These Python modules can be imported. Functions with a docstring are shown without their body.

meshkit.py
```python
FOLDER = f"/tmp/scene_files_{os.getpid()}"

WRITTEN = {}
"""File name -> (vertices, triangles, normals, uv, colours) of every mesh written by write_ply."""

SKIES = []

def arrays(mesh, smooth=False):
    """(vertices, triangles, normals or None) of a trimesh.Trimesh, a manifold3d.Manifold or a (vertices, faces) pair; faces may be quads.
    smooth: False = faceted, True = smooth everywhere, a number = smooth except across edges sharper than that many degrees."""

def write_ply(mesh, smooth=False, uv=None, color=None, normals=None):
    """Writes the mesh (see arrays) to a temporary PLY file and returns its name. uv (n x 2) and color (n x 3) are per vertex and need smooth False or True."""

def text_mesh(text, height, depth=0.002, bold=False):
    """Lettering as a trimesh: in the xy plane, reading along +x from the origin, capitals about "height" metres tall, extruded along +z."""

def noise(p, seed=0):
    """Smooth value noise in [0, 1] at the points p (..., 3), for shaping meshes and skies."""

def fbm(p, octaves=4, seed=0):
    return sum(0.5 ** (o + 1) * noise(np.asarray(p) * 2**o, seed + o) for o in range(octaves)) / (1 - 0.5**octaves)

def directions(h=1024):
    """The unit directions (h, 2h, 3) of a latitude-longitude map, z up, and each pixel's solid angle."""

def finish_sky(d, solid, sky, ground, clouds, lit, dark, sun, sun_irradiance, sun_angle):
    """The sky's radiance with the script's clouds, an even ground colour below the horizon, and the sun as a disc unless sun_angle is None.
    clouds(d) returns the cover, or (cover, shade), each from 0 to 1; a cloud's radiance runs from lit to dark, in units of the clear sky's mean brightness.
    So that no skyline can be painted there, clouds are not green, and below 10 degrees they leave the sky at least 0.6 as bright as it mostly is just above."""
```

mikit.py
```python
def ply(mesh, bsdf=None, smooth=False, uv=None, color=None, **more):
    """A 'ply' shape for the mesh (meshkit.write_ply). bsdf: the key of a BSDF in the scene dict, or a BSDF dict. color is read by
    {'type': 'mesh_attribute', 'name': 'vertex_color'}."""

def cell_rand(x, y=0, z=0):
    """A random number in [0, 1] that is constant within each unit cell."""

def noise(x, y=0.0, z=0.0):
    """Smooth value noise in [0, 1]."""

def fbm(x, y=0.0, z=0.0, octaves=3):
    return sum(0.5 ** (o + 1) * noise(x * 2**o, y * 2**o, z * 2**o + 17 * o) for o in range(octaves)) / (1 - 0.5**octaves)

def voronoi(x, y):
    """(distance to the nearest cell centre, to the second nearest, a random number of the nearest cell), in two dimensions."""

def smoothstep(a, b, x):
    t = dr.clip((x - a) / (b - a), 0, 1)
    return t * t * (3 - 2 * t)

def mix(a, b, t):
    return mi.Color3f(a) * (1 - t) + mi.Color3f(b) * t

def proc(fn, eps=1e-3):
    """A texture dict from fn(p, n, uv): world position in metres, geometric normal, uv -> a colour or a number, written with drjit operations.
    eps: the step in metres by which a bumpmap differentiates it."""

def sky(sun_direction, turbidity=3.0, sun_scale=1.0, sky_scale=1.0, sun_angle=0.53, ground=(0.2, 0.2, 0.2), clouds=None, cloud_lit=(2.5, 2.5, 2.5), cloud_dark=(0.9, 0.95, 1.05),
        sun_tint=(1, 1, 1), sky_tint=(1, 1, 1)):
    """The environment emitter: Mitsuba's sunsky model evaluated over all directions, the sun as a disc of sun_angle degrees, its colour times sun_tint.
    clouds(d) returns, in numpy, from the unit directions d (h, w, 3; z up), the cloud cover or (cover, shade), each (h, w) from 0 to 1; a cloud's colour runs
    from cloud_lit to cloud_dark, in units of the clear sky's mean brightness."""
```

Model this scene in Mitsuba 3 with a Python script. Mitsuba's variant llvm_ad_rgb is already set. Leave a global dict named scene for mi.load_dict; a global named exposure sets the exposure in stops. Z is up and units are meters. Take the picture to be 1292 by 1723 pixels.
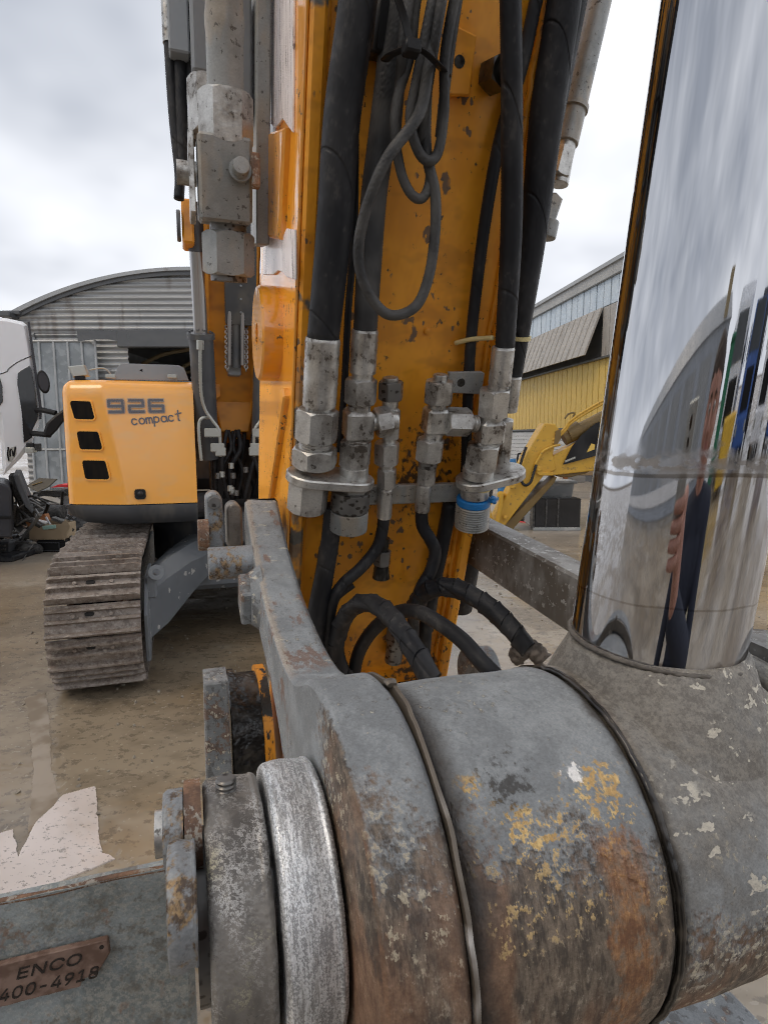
import math, random
import numpy as np, trimesh, drjit as dr, mitsuba as mi, mikit, meshkit
import mapbox_earcut as earcut
from manifold3d import Manifold, CrossSection
from shapely.geometry import Polygon, LineString
from shapely import union_all, affinity
T = mi.ScalarTransform4f
rng = np.random.default_rng(7); random.seed(7)
noise, fbm, smoothstep, mix, voronoi = mikit.noise, mikit.fbm, mikit.smoothstep, mikit.mix, mikit.voronoi

# ---------------------------------------------------------------- camera, sky, exposure
FOC, YH, EYE = 1000.0, 735.0, 1.49              # focal length and horizon row for a 1292 x 1723 picture, eye height
PITCH = math.atan((861.5 - YH) / FOC)
YAW = 0.32                                      # the digger stands turned by this much
scene, labels = {}, {}
scene['camera'] = {'type': 'perspective', 'fov': 2 * math.degrees(math.atan(646 / FOC)), 'fov_axis': 'x', 'near_clip': 0.02, 'far_clip': 900.0,
                   'to_world': T().look_at([0, 0, EYE], [0, math.cos(PITCH), EYE - math.sin(PITCH)], [0, 0, 1])}
def clouds(d):
    q = d / (np.abs(d[..., 2:]) + 0.35)
    n = meshkit.fbm(q * np.array([1.6, 1.6, 0.6]) + [3.1, 0.4, 1.0], 5, 3)
    n2 = meshkit.fbm(q * np.array([4.0, 4.0, 2.0]), 4, 9)
    shade = np.clip((n - 0.34) * 3.0, 0, 1) * 0.85 + (n2 - 0.5) * 0.5
    low = np.clip(1 - d[..., 2] / 0.42, 0, 1)
    return np.ones(d.shape[:2]), np.clip(shade * (1 - 0.6 * low) + 0.16 + 0.16 * np.clip(-d[..., 0] + d[..., 2] - .45, 0, 1), 0, 1)
scene['sky'] = mikit.sky([-0.5, -0.35, 0.8], turbidity=4, sun_scale=0.12, sun_angle=25, clouds=clouds, ground=(0.17, 0.14, 0.11),
                         cloud_lit=(2.35, 2.38, 2.46), cloud_dark=(.95, 1.02, 1.16))
exposure = 2.45

# ---------------------------------------------------------------- frames
CY, SY = math.cos(YAW), math.sin(YAW)
cp, sp = math.cos(PITCH), math.sin(PITCH)
ORG = np.array([0, 0, EYE])
RM = np.array([[CY, -SY, 0], [SY, CY, 0], [0, 0, 1.0]])      # digger frame (across, away, up) -> world
def ray(x, y, world=False):
    a = np.array([(x - 646) / FOC, 1.0, -(y - 861.5) / FOC])
    w = np.array([a[0], a[1] * cp + a[2] * sp, -a[1] * sp + a[2] * cp])
    return w if world else RM.T @ w
def hit(x, y, pt, n, world=False):
    d = ray(x, y, world); n = np.asarray(n, float)
    return ORG + d * (((np.asarray(pt, float) - ORG) @ n) / (d @ n))
def HU(x, y, u): return hit(x, y, [u, 0, 0], [1, 0, 0])
def HM(x, y, m): return hit(x, y, [0, m, 0], [0, 1, 0])
def WY(x, y, d): return hit(x, y, [0, d, 0], [0, 1, 0], True)
def WG(x, y, z=0.0): return hit(x, y, [0, 0, z], [0, 0, 1], True)
LEAN = 0.33
SN = np.array([0, -1, -LEAN]) / math.hypot(1, LEAN)          # outward normal of the stick's face
SU = np.array([0, -LEAN, 1]) / math.hypot(1, LEAN)           # up along the stick
SP = np.array([0.112, 0.655, 1.46])
def S(x, y, c=0.0): return hit(x, y, SP + SN * c, SN)
def dep(P): return float((RM @ (np.asarray(P) - ORG)) @ np.array([0, cp, -sp]))
def unit(v): v = np.asarray(v, float); return v / np.linalg.norm(v)
UX, MX, ZX = np.eye(3)

# ---------------------------------------------------------------- scene bookkeeping
def numbered(k):
    if k not in USED: USED.add(k); return k
    i = 1
    while f'{k}_{i:03d}' in USED: i += 1
    k = f'{k}_{i:03d}'; USED.add(k); return k
USED = set()
def lab(k, label=None, cat=None, group=None, kind=None):
    d = {a: b for a, b in (('label', label), ('category', cat), ('group', group), ('kind', kind)) if b}
    if d: labels[k] = {**labels.get(k, {}), **d}
    return k
def thing(name, label, cat, group=None): return lab(numbered(name), label, cat, group)
def cat_(ms):
    ms = [m if isinstance(m, trimesh.Trimesh) else trimesh.Trimesh(*m, process=False) for m in (ms if isinstance(ms, list) else [ms])]
    return ms[0] if len(ms) == 1 else trimesh.util.concatenate(ms)
def add(parent, name, mesh, mat, smooth=35, label=None, cat=None, group=None, kind=None, world=False, uv=None, **more):
    if parent and parent.count('__') > 1: parent = parent.rsplit('__', 1)[0]
    key = numbered(parent + '__' + name if parent else name)
    mesh = cat_(mesh).copy()
    if not world: mesh.vertices = mesh.vertices @ RM.T
    scene[key] = mikit.ply(mesh, 'mat_' + mat, smooth, **more)
    return lab(key, label, cat, group, kind)
def man(m):
    q = m.to_mesh(); return trimesh.Trimesh(q.vert_properties[:, :3], q.tri_verts, process=False)
def toman(t):
    import manifold3d
    return Manifold(manifold3d.Mesh(np.asarray(t.vertices, np.float32), np.asarray(t.faces, np.uint32)))

# ---------------------------------------------------------------- shapes
def frame(axis, hint=None):
    a = unit(axis)
    h = np.asarray(hint if hint is not None else (ZX if abs(a[2]) < 0.9 else UX), float)
    x = unit(np.cross(h, a)) if hint is None else unit(h - a * (h @ a))
    return x, np.cross(a, x), a
def revolve(prof, o, axis, n=36, hint=None):
    x, y, a = frame(axis, hint); th = np.arange(n) * 2 * np.pi / n
    ring = np.cos(th)[:, None] * x + np.sin(th)[:, None] * y
    o = np.asarray(o, float); v, rows = [], []
    for r, h in prof:
        if r < 1e-9: rows.append([len(v)]); v.append(o + a * h)
        else: rows.append(list(range(len(v), len(v) + n))); v.extend(o + a * h + ring * r)
    f = []
    for A, B in zip(rows[:-1], rows[1:]):
        for i in range(n):
            j = (i + 1) % n
            if len(A) == 1 and len(B) > 1: f.append([A[0], B[j], B[i]])
            elif len(B) == 1 and len(A) > 1: f.append([A[i], A[j], B[0]])
            elif len(A) > 1: f += [[A[i], A[j], B[j]], [A[i], B[j], B[i]]]
    return trimesh.Trimesh(np.array(v), np.array(f), process=False)
def cyl(p0, p1, r0, r1=None, n=32, b=0.0):
    p0, p1 = np.asarray(p0, float), np.asarray(p1, float); L = np.linalg.norm(p1 - p0); r1 = r0 if r1 is None else r1
    if b: prof = [(0, 0), (r0 - b, 0), (r0 - b * .3, b * .3), (r0, b), (r1, L - b), (r1 - b * .3, L - b * .3), (r1 - b, L), (0, L)]
    else: prof = [(0, 0), (r0, 0), (r1, L), (0, L)]
    return revolve(prof, p0, p1 - p0, n)
def ringtube(p0, p1, r, ri, n=36):
    L = np.linalg.norm(np.asarray(p1) - p0)
    return revolve([(ri, 0), (r, 0), (r, L), (ri, L), (ri, 0)], p0, np.asarray(p1) - p0, n)
def smoothline(p, k=8):
    p = np.asarray(p, float)
    if len(p) < 3 or k <= 1: return p
    q = np.vstack([2 * p[0] - p[1], p, 2 * p[-1] - p[-2]]); out = []
    for i in range(1, len(q) - 2):
        for t in np.arange(k) / k:
            a, b, c, d = q[i - 1:i + 3]
            out.append(.5 * (2 * b + (c - a) * t + (2 * a - 5 * b + 4 * c - d) * t * t + (3 * b - a - 3 * c + d) * t ** 3))
    return np.array(out + [p[-1]])
def tube(pts, r, n=12, k=8, caps=True, closed=False, flat=1.0):
    p = smoothline(pts, k); m = len(p)
    t = np.gradient(p, axis=0); t /= np.linalg.norm(t, axis=1, keepdims=True) + 1e-12
    x = frame(t[0])[0]; v = []
    rr = np.interp(np.linspace(0, 1, m), np.linspace(0, 1, len(np.atleast_1d(r))), np.atleast_1d(r)) if np.ndim(r) else np.full(m, r)
    th = np.arange(n) * 2 * np.pi / n
    for i in range(m):
        x = unit(x - t[i] * (x @ t[i])); y = np.cross(t[i], x)
        v.append(p[i] + rr[i] * (np.cos(th)[:, None] * x + flat * np.sin(th)[:, None] * y))
    v = np.vstack(v); f = []
    for i in range(m if closed else m - 1):
        a, b = i * n, ((i + 1) % m) * n
        for j in range(n):
            k2 = (j + 1) % n; f += [[a + j, a + k2, b + k2], [a + j, b + k2, b + j]]
    if caps and not closed:
        v = np.vstack([v, p[:1], p[-1:]]); c0, c1 = len(v) - 2, len(v) - 1
        for j in range(n):
            k2 = (j + 1) % n; f += [[c0, k2, j], [c1, (m - 1) * n + j, (m - 1) * n + k2]]
    return trimesh.Trimesh(v, np.array(f), process=False)
def inset(P, b):
    e = np.roll(P, -1, 0) - P; e /= np.linalg.norm(e, axis=1, keepdims=True) + 1e-12
    nrm = np.c_[-e[:, 1], e[:, 0]]; n0 = np.roll(nrm, 1, 0)
    return P + b * (nrm + n0) / np.maximum(1 + (nrm * n0).sum(1, keepdims=True), 0.3)
def prism(poly, o, ax, ay, t, b=0.0, az=None):
    """The polygon (2D, in axes ax and ay from o) pushed along az (ax x ay) by t, its rims chamfered by b."""
    P = np.asarray(poly, float)
    if ((P[:, 0] * np.roll(P[:, 1], -1) - P[:, 1] * np.roll(P[:, 0], -1)).sum()) < 0: P = P[::-1]
    ax, ay, o = np.asarray(ax, float), np.asarray(ay, float), np.asarray(o, float)
    az = np.cross(ax, ay) if az is None else np.asarray(az, float)
    n = len(P); rings = [(b, 0), (0, b), (0, t - b), (b, t)] if b else [(0, 0), (0, t)]
    v = np.vstack([o + (inset(P, i) if i else P)[:, :1] * ax + (inset(P, i) if i else P)[:, 1:] * ay + az * h for i, h in rings]); f = []
    for k in range(len(rings) - 1):
        for i in range(n):
            j = (i + 1) % n; f += [[k * n + i, k * n + j, k * n + n + j], [k * n + i, k * n + n + j, k * n + n + i]]
    tri = earcut.triangulate_float64(np.ascontiguousarray(inset(P, b) if b else P), np.array([n], np.uint32)).reshape(-1, 3).astype(int)
    f = np.vstack([f, tri[:, ::-1], tri + (len(rings) - 1) * n])
    return trimesh.Trimesh(v, f, process=False)
def shp(geom, o, ax, ay, t):
    out = []
    for g in getattr(geom, 'geoms', [geom]):
        m = trimesh.creation.extrude_polygon(g, t, engine='earcut')
        v = m.vertices; m.vertices = np.asarray(o) + v[:, :1] * np.asarray(ax) + v[:, 1:2] * np.asarray(ay) + v[:, 2:] * np.cross(ax, ay)
        out.append(m)
    return trimesh.util.concatenate(out)
def cbox(c, h, axes=None, b=0.0):
    A = np.eye(3) if axes is None else np.asarray(axes, float); h = np.asarray(h, float)
    s = np.array([[i, j, k] for i in (-1, 1) for j in (-1, 1) for k in (-1, 1)], float)
    if b: pts = np.vstack([s * (h - b + b * np.eye(3)[i]) for i in range(3)])
    else: pts = s * h
    m = trimesh.convex.convex_hull(pts)
    m.vertices = np.asarray(c) + m.vertices @ A
    return m
def boxab(a, b, bev=0.0):
    a, b = np.minimum(a, b), np.maximum(a, b); return cbox((np.asarray(a) + b) / 2, (np.asarray(b) - a) / 2, None, bev)
def hexnut(p0, p1, r, hint=None, n=6, ch=0.12):
    p0, p1 = np.asarray(p0, float), np.asarray(p1, float); L = np.linalg.norm(p1 - p0)
    th = np.arange(n) * 2 * np.pi / n + np.pi / n
    hx = Manifold.extrude(CrossSection([np.c_[np.cos(th), np.sin(th)] * r]), L)
    c = min(ch * r, L * .25)
    rv = Manifold.revolve(CrossSection([np.array([[0, 0], [r * .86, 0], [r * 1.01, c], [r * 1.01, L - c], [r * .86, L], [0, L]])]), 40)
    m = man(hx ^ rv); x, y, a = frame(p1 - p0, hint)
    m.vertices = p0 + m.vertices[:, :1] * x + m.vertices[:, 1:2] * y + m.vertices[:, 2:] * a
    return m
def thread(p0, p1, r, pitch, d, n=28):
    L = np.linalg.norm(np.asarray(p1) - p0); k = max(2, int(L / pitch)); prof = [(0, 0)]
    for i in range(k): prof += [(r - d, (i + .05) * L / k), (r, (i + .4) * L / k), (r, (i + .6) * L / k), (r - d, (i + .95) * L / k)]
    return revolve(prof + [(0, L)], p0, np.asarray(p1) - p0, n)
def rough(m, amp, scale, seed=0, oct=3):
    m = m.copy(); n = m.vertex_normals; m.vertices = m.vertices + n * ((meshkit.fbm(m.vertices * scale, oct, seed) - .5) * 2 * amp)[:, None]; return m
def mtext(text, h, o, ax, ay, depth=.002, bold=False, width=None, shear=0.0):
    m = meshkit.text_mesh(text, h, depth, bold); v = m.vertices.copy()
    if width: v[:, 0] *= width / (v[:, 0].max() - v[:, 0].min())
    v[:, 0] += shear * v[:, 1]
    m.vertices = np.asarray(o) + v[:, :1] * np.asarray(ax) + v[:, 1:2] * np.asarray(ay) + v[:, 2:] * np.cross(ax, ay)
    return m

# ---------------------------------------------------------------- materials
def mach(p): return p.x * CY + p.y * SY, -p.x * SY + p.y * CY, p.z
def tex(v): return mikit.proc(v) if callable(v) else ({'type': 'rgb', 'value': list(v)} if np.ndim(v) else v)
def mat(name, color, roughness=.5, metallic=0.0, bump=None, scale=1.0, eps=1e-3, **more):
    d = {'type': 'principled', 'base_color': tex(color), 'roughness': tex(roughness), 'metallic': tex(metallic), **more}
    if bump: d = {'type': 'bumpmap', 'height': mikit.proc(bump, eps), 'scale': scale, 'nested': d}
    scene['mat_' + name] = {'type': 'twosided', 'nested': d}
    return name
def fb(x, y, z, o=5, g=.64):
    s, a, w = 0, 1.0, 0
    for k in range(o):
        s = s + a * noise(x, y, z + 13.7 * k); w += a; a *= g
        x, y, z = 2.03 * (.80 * x - .60 * y), 2.03 * (.60 * x + .64 * y - .48 * z), 2.03 * (.48 * y + .80 * z + .28 * x)
    return s / w
def grain(c, p, k=.5, f=700): return c * (1 - k * .5 + k * fb(p.x * f, p.y * f, p.z * f, 2, .8))
def blob(q, c, r): return dr.exp(-(dr.square(q[0] - c[0]) + dr.square(q[1] - c[1]) + dr.square(q[2] - c[2])) / (r * r))

GC = [S(x, y, -.018).tolist() for x, y in ((745, 690), (700, 825), (640, 620), (690, 1120))]
def stick_col(p, n, uv):
    q = mach(p)
    a = fb(p.x * 26, p.y * 26, p.z * 18, 5); s = fb(p.x * 170, p.y * 170, p.z * 130, 4, .7)
    c = mix((.80, .335, .018), (.71, .275, .014), smoothstep(.35, .65, a))
    grime = blob(q, GC[0], .06) * .8 + blob(q, GC[1], .075) * 1.0 + blob(q, GC[2], .03) * .8 + blob(q, GC[3], .11) * .9
    g = smoothstep(.64, .74, grime * .30 + s * .55 + a * .22)
    c = mix(c, (.03, .024, .018), g * .92)
    c = mix(c, (.33, .115, .012), smoothstep(.54, .70, fb(p.x * 14 + 4, p.y * 14, p.z * 40, 4)) * .35)
    c = mix(c, (.05, .034, .022), smoothstep(.69, .72, s) * smoothstep(.44, .56, a) * .95)
    c = mix(c, (.09, .065, .05), smoothstep(.68, .70, fb(p.x * 95 + 7, p.y * 95, p.z * 70, 3, .5)) * smoothstep(.48, .54, a) * .9)
    chip = (q[0] < .1275) & (q[0] > .111)
    ed = smoothstep(.56, .60, fb(p.x * 14 + 3, p.y * 14, p.z * 17 + .6, 5, .55))
    low = smoothstep(1.60, 1.50, p.z)
    c = mix(c, mix((.17, .16, .14), (.07, .06, .05), s), dr.select(chip, dr.clip(ed + low * smoothstep(.36, .5, a) * .85, 0, 1), 0.0))
    return c
mat('orange_paint_worn', stick_col, lambda p, n, uv: .30 + .25 * fbm(p.x * 40, p.y * 40, p.z * 30, 2), clearcoat=.25, clearcoat_gloss=.8,
    bump=lambda p, n, uv: fbm(p.x * 45, p.y * 45, p.z * 45, 3), scale=.0006)
mat('orange_gloss', lambda p, n, uv: mix(mix((.77, .325, .024), (.66, .26, .018), fbm(p.x * 14, p.y * 14, p.z * 10, 3)), (.07, .05, .035), smoothstep(.66, .70, fb(p.x * 190, p.y * 190, p.z * 150, 3, .6)) * smoothstep(.45, .6, fbm(p.x * 18, p.y * 18, p.z * 18, 2))),
    .09, clearcoat=1.0, clearcoat_gloss=.97, specular=1.0, bump=lambda p, n, uv: fbm(p.x * 70, p.y * 70, p.z * 12, 3) * .6 + .4 * fbm(p.x * 16, p.y * 16, p.z * 5, 2), scale=.0007)
mat('orange_body', lambda p, n, uv: mix(mix((.82, .37, .04), (.77, .33, .03), fbm(p.x * 3, p.y * 3, p.z * 3, 2)), (.62, .40, .18), smoothstep(.45, .8, fbm(p.x * 9, p.y * 9, p.z * 14, 3)) * .28),
    .22, clearcoat=1.0, clearcoat_gloss=.93, specular=.9)
mat('orange_far', lambda p, n, uv: mix((.64, .25, .015), (.42, .16, .02), smoothstep(.4, .75, fbm(p.x * 6, p.y * 6, p.z * 9, 3))), .4, clearcoat=.3)

PC = (.296, 1.245)                     # the rod pin's line: away, up
def pin_mask(p):
    u, m, z = mach(p)
    a = dr.atan2(z - PC[1], PC[0] - m)           # 0 towards the camera, up to half pi on top
    n1 = fb(u * 42, m * 42, z * 42, 5, .66); n2 = fb(u * 260 + 5, m * 230, z * 210, 4, .76); n5 = fb(u * 20 + 7, m * 20, z * 20, 4, .5)
    lever, mid, eye = u < .1025, (u >= .1025) & (u < .2146), u >= .2146
    edge = dr.select(lever, .86 - smoothstep(.06, .085, u) * .18 + smoothstep(.066, .062, u) * .55, dr.select(mid, .60 - .20 * smoothstep(.17, .2146, u) + .16 * smoothstep(.125, .105, u), -.04 + .12 * smoothstep(.24, .30, u)))
    arm = smoothstep(.385, .43, m)
    d = a - edge + (n1 - .5) * .7 + (n5 - .5) * .7 + (n2 - .5) * .9 + arm * 3.0
    return u, m, z, a, n1, n2, n5, lever, mid, eye, arm, d
def pin_col(p, n, uv):
    u, m, z, a, n1, n2, n5, lever, mid, eye, arm, d = pin_mask(p)
    n4 = fb(u * 300, m * 110, z * 95 + 9, 5, .74); n6 = fb(u * 34 + 3, m * 18, z * 16, 4, .6)
    grey = mix((.245, .262, .272), (.175, .187, .195), smoothstep(.34, .64, n1))
    grey = mix(grey, (.09, .085, .08), smoothstep(.58, .70, n2) * smoothstep(.42, .58, n5) * .8)
    grey = mix(grey, (.46, .42, .33), smoothstep(.665, .70, n2 * .75 + n5 * .25) * .7)
    brown = mix((.185, .145, .108), (.060, .048, .038), smoothstep(.30, .68, n4))
    brown = mix(brown, (.36, .31, .24), smoothstep(.56, .72, n2) * .5)
    brown = mix(brown, mix((.25, .125, .062), (.13, .07, .045), n4), smoothstep(.44, .66, n6) * .62)
    brown = mix(brown, (.036, .031, .027), smoothstep(.50, .66, n5 * .6 + n4 * .4) * .6)
    bare = smoothstep(.16, -.16, d)
    c = mix(grey, brown, bare)
    yel = smoothstep(.36, .08, dr.abs(d - .02)) * smoothstep(.575, .63, n2 * .88 + n5 * .12) * (1 - arm)
    c = mix(c, dr.select(mid, mi.Color3f(.52, .36, .15), mi.Color3f(.46, .40, .29)), dr.clip(yel, 0, 1) * .7)
    reg = blob((u, m, z), HUB[0], .016) + .9 * blob((u, m, z), HUB[1], .024) + .6 * blob((u, m, z), HUB[2], .012)
    yp = smoothstep(.535, .60, .13 * reg + n2 * .84) * smoothstep(.25, .6, reg)
    c = mix(c, mix((.62, .44, .18), (.42, .26, .09), smoothstep(.35, .6, n4)), yp * dr.select(mid, .95, 0.0))
    rb = smoothstep(.030, .004, dr.abs(u - .186 - (n1 - .5) * .03)) * smoothstep(.80, .55, a)
    rust = smoothstep(.46, .62, .30 * rb + n4 * .30 + n2 * .25) * smoothstep(.05, .5, rb)
    c = mix(c, mix((.34, .16, .06), (.17, .075, .034), smoothstep(.35, .65, n4)), rust * dr.select(mid, .85, 0.0))
    r2 = smoothstep(.50, .64, smoothstep(.012, .0, u - .063) * .22 + n4 * .5 + n2 * .22) * dr.select(lever & (u > .0640), 1.0, 0.0) * smoothstep(1.1, .8, a)
    c = mix(c, mix((.25, .125, .065), (.14, .08, .05), n2), r2 * .7)
    blk = smoothstep(.52, .62, .22 * blob((u, m, z), HUB[3], .020) + n1 * .32 + n2 * .42)
    c = mix(c, (.035, .032, .029), blk * dr.select(mid, .85, 0.0) * smoothstep(.05, .4, blob((u, m, z), HUB[3], .03)))
    wht = smoothstep(.56, .62, .34 * blob((u, m, z), HUB[4], .009) + n4 * .25 + n2 * .35) * smoothstep(.1, .4, blob((u, m, z), HUB[4], .012))
    c = mix(c, (.74, .73, .71), wht * dr.select(mid, 1.0, 0.0))
    # grease in the joints, dust on the neck of the eye
    seam = smoothstep(.011, .0, dr.abs(u - .2150) + (n1 - .5) * .018) + .8 * smoothstep(.016, .0, dr.abs(u - .1075) + (n1 - .5) * .018)
    c = mix(c, (.034, .029, .025), dr.clip(seam * 1.15, 0, .92))
    dust = dr.select(eye, 1.0, 0.0) * smoothstep(1.22, 1.345, z + (n1 - .5) * .12)
    c = mix(c, mix((.135, .117, .095), (.215, .195, .165), smoothstep(.35, .65, n2)), dust * .85)
    cream = smoothstep(.625, .66, fb(u * 95 + 2, m * 95, z * 190, 4, .66)) * dr.select(eye, 1.0, 0.0) * smoothstep(.51, .56, n5)
    c = mix(c, (.58, .54, .45), cream * .7)
    wear = smoothstep(.0065, .0015, dr.abs(u - .0645) + (n2 - .5) * .012) * arm * dr.select(u > .0632, 1.0, 0.0)
    c = mix(c, (.33, .28, .225), wear * .75)
    scr = smoothstep(.665, .70, fb(u * 60 + m * 40, m * 240, z * 240, 5, .72)) * arm
    c = mix(c, (.44, .41, .32), scr * .8)
    rs = smoothstep(.55, .64, fb(u * 70 + 8, m * 34, z * 34, 6, .74)) * arm
    c = mix(c, (.16, .095, .068), rs * .8)
    return grain(c, p, .55, 900)
HUB = [None] * 5
def chit(x, y, R=.1):
    d = ray(x, y); o = np.array([-PC[0], EYE - PC[1]]); e = d[1:]
    A, B, C = e @ e, 2 * e @ o, o @ o - R * R
    return ORG + d * ((-B - math.sqrt(max(B * B - 4 * A * C, 0))) / (2 * A))
HUB[:] = [chit(x, y).tolist() for x, y in ((885, 1400), (1010, 1340), (790, 1330), (850, 1320), (965, 1300))]
def pin_bump(p, n, uv):
    u, m, z, a, n1, n2, n5, lever, mid, eye, arm, d = pin_mask(p)
    return smoothstep(-.10, .10, d) * .55 + n2 * .7
mat('pin_paint', pin_col, lambda p, n, uv: .36 + .4 * fbm(p.x * 60, p.y * 60, p.z * 60, 2), bump=pin_bump, scale=.0009, eps=4e-4)

def grey_col(p, n, uv):
    n1 = fb(p.x * 24, p.y * 24, p.z * 24, 5); n2 = fb(p.x * 150, p.y * 150, p.z * 150, 4, .7)
    c = mix((.23, .245, .255), (.175, .185, .19), smoothstep(.35, .62, n1))
    c = mix(c, (.16, .095, .065), smoothstep(.555, .60, n1 * .55 + n2 * .45) * .8)
    c = mix(c, (.48, .45, .37), smoothstep(.635, .67, n2) * .8)
    return grain(mix(c, (.05, .045, .04), smoothstep(.56, .62, fb(p.x * 120 + 9, p.y * 120, p.z * 90, 4)) * .5), p)
mat('grey_paint_worn', grey_col, .5, bump=lambda p, n, uv: fbm(p.x * 80, p.y * 80, p.z * 80, 3), scale=.0008)
def link_col(p, n, uv):
    n1 = fb(p.x * 22, p.y * 22, p.z * 22, 6, .7); n2 = fb(p.x * 300, p.y * 300, p.z * 300, 4, .78); n3 = fb(p.x * 70 + 3, p.y * 70, p.z * 80, 5, .74)
    c = mix((.27, .30, .305), (.18, .20, .198), smoothstep(.36, .64, n1))
    c = mix(c, (.46, .44, .385), smoothstep(.46, .62, n2 * .75 + n1 * .25) * .42)
    c = mix(c, (.10, .088, .07), smoothstep(.50, .64, n3 * .7 + n2 * .3) * .65)
    c = mix(c, (.20, .12, .082), smoothstep(.56, .68, fb(p.x * 45 + 1, p.y * 45, p.z * 30, 6, .74) * .8 + n2 * .2) * .65)
    return grain(c, p, .5)
mat('link_paint', link_col, .40, bump=lambda p, n, uv: fb(p.x * 240, p.y * 240, p.z * 240, 4, .7), scale=.0012, eps=3e-4)
def tag_col(p, n, uv):
    n2 = fbm(p.x * 130, p.y * 130, p.z * 130, 4)
    return mix((.215, .145, .115), (.125, .075, .055), smoothstep(.35, .65, n2))
mat('rusty_plate', tag_col, .7, bump=lambda p, n, uv: fbm(p.x * 200, p.y * 200, p.z * 200, 3), scale=.0006, eps=3e-4)
def zinc_col(p, n, uv):
    n1 = fb(p.x * 40, p.y * 40, p.z * 40, 5); n2 = fb(p.x * 210, p.y * 210, p.z * 170, 4, .68)
    c = mix((.57, .56, .53), (.42, .405, .38), smoothstep(.34, .62, n1))
    c = mix(c, (.085, .072, .06), smoothstep(.575, .64, n2 * .62 + n1 * .38) * .85)
    return grain(mix(c, (.14, .115, .09), smoothstep(.50, .68, n1) * .4), p, .4)
mat('zinc_steel', zinc_col, lambda p, n, uv: .20 + .30 * fbm(p.x * 70, p.y * 70, p.z * 70, 3), .75, bump=lambda p, n, uv: fbm(p.x * 160, p.y * 160, p.z * 160, 2), scale=.0003, eps=4e-4)
mat('dark_steel', lambda p, n, uv: mix(mix((.24, .235, .225), (.13, .125, .12), fbm(p.x * 60, p.y * 60, p.z * 60, 3)), (.05, .045, .04), smoothstep(.6, .75, noise(p.x * 240, p.y * 240, p.z * 240))), .38, .6)
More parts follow.
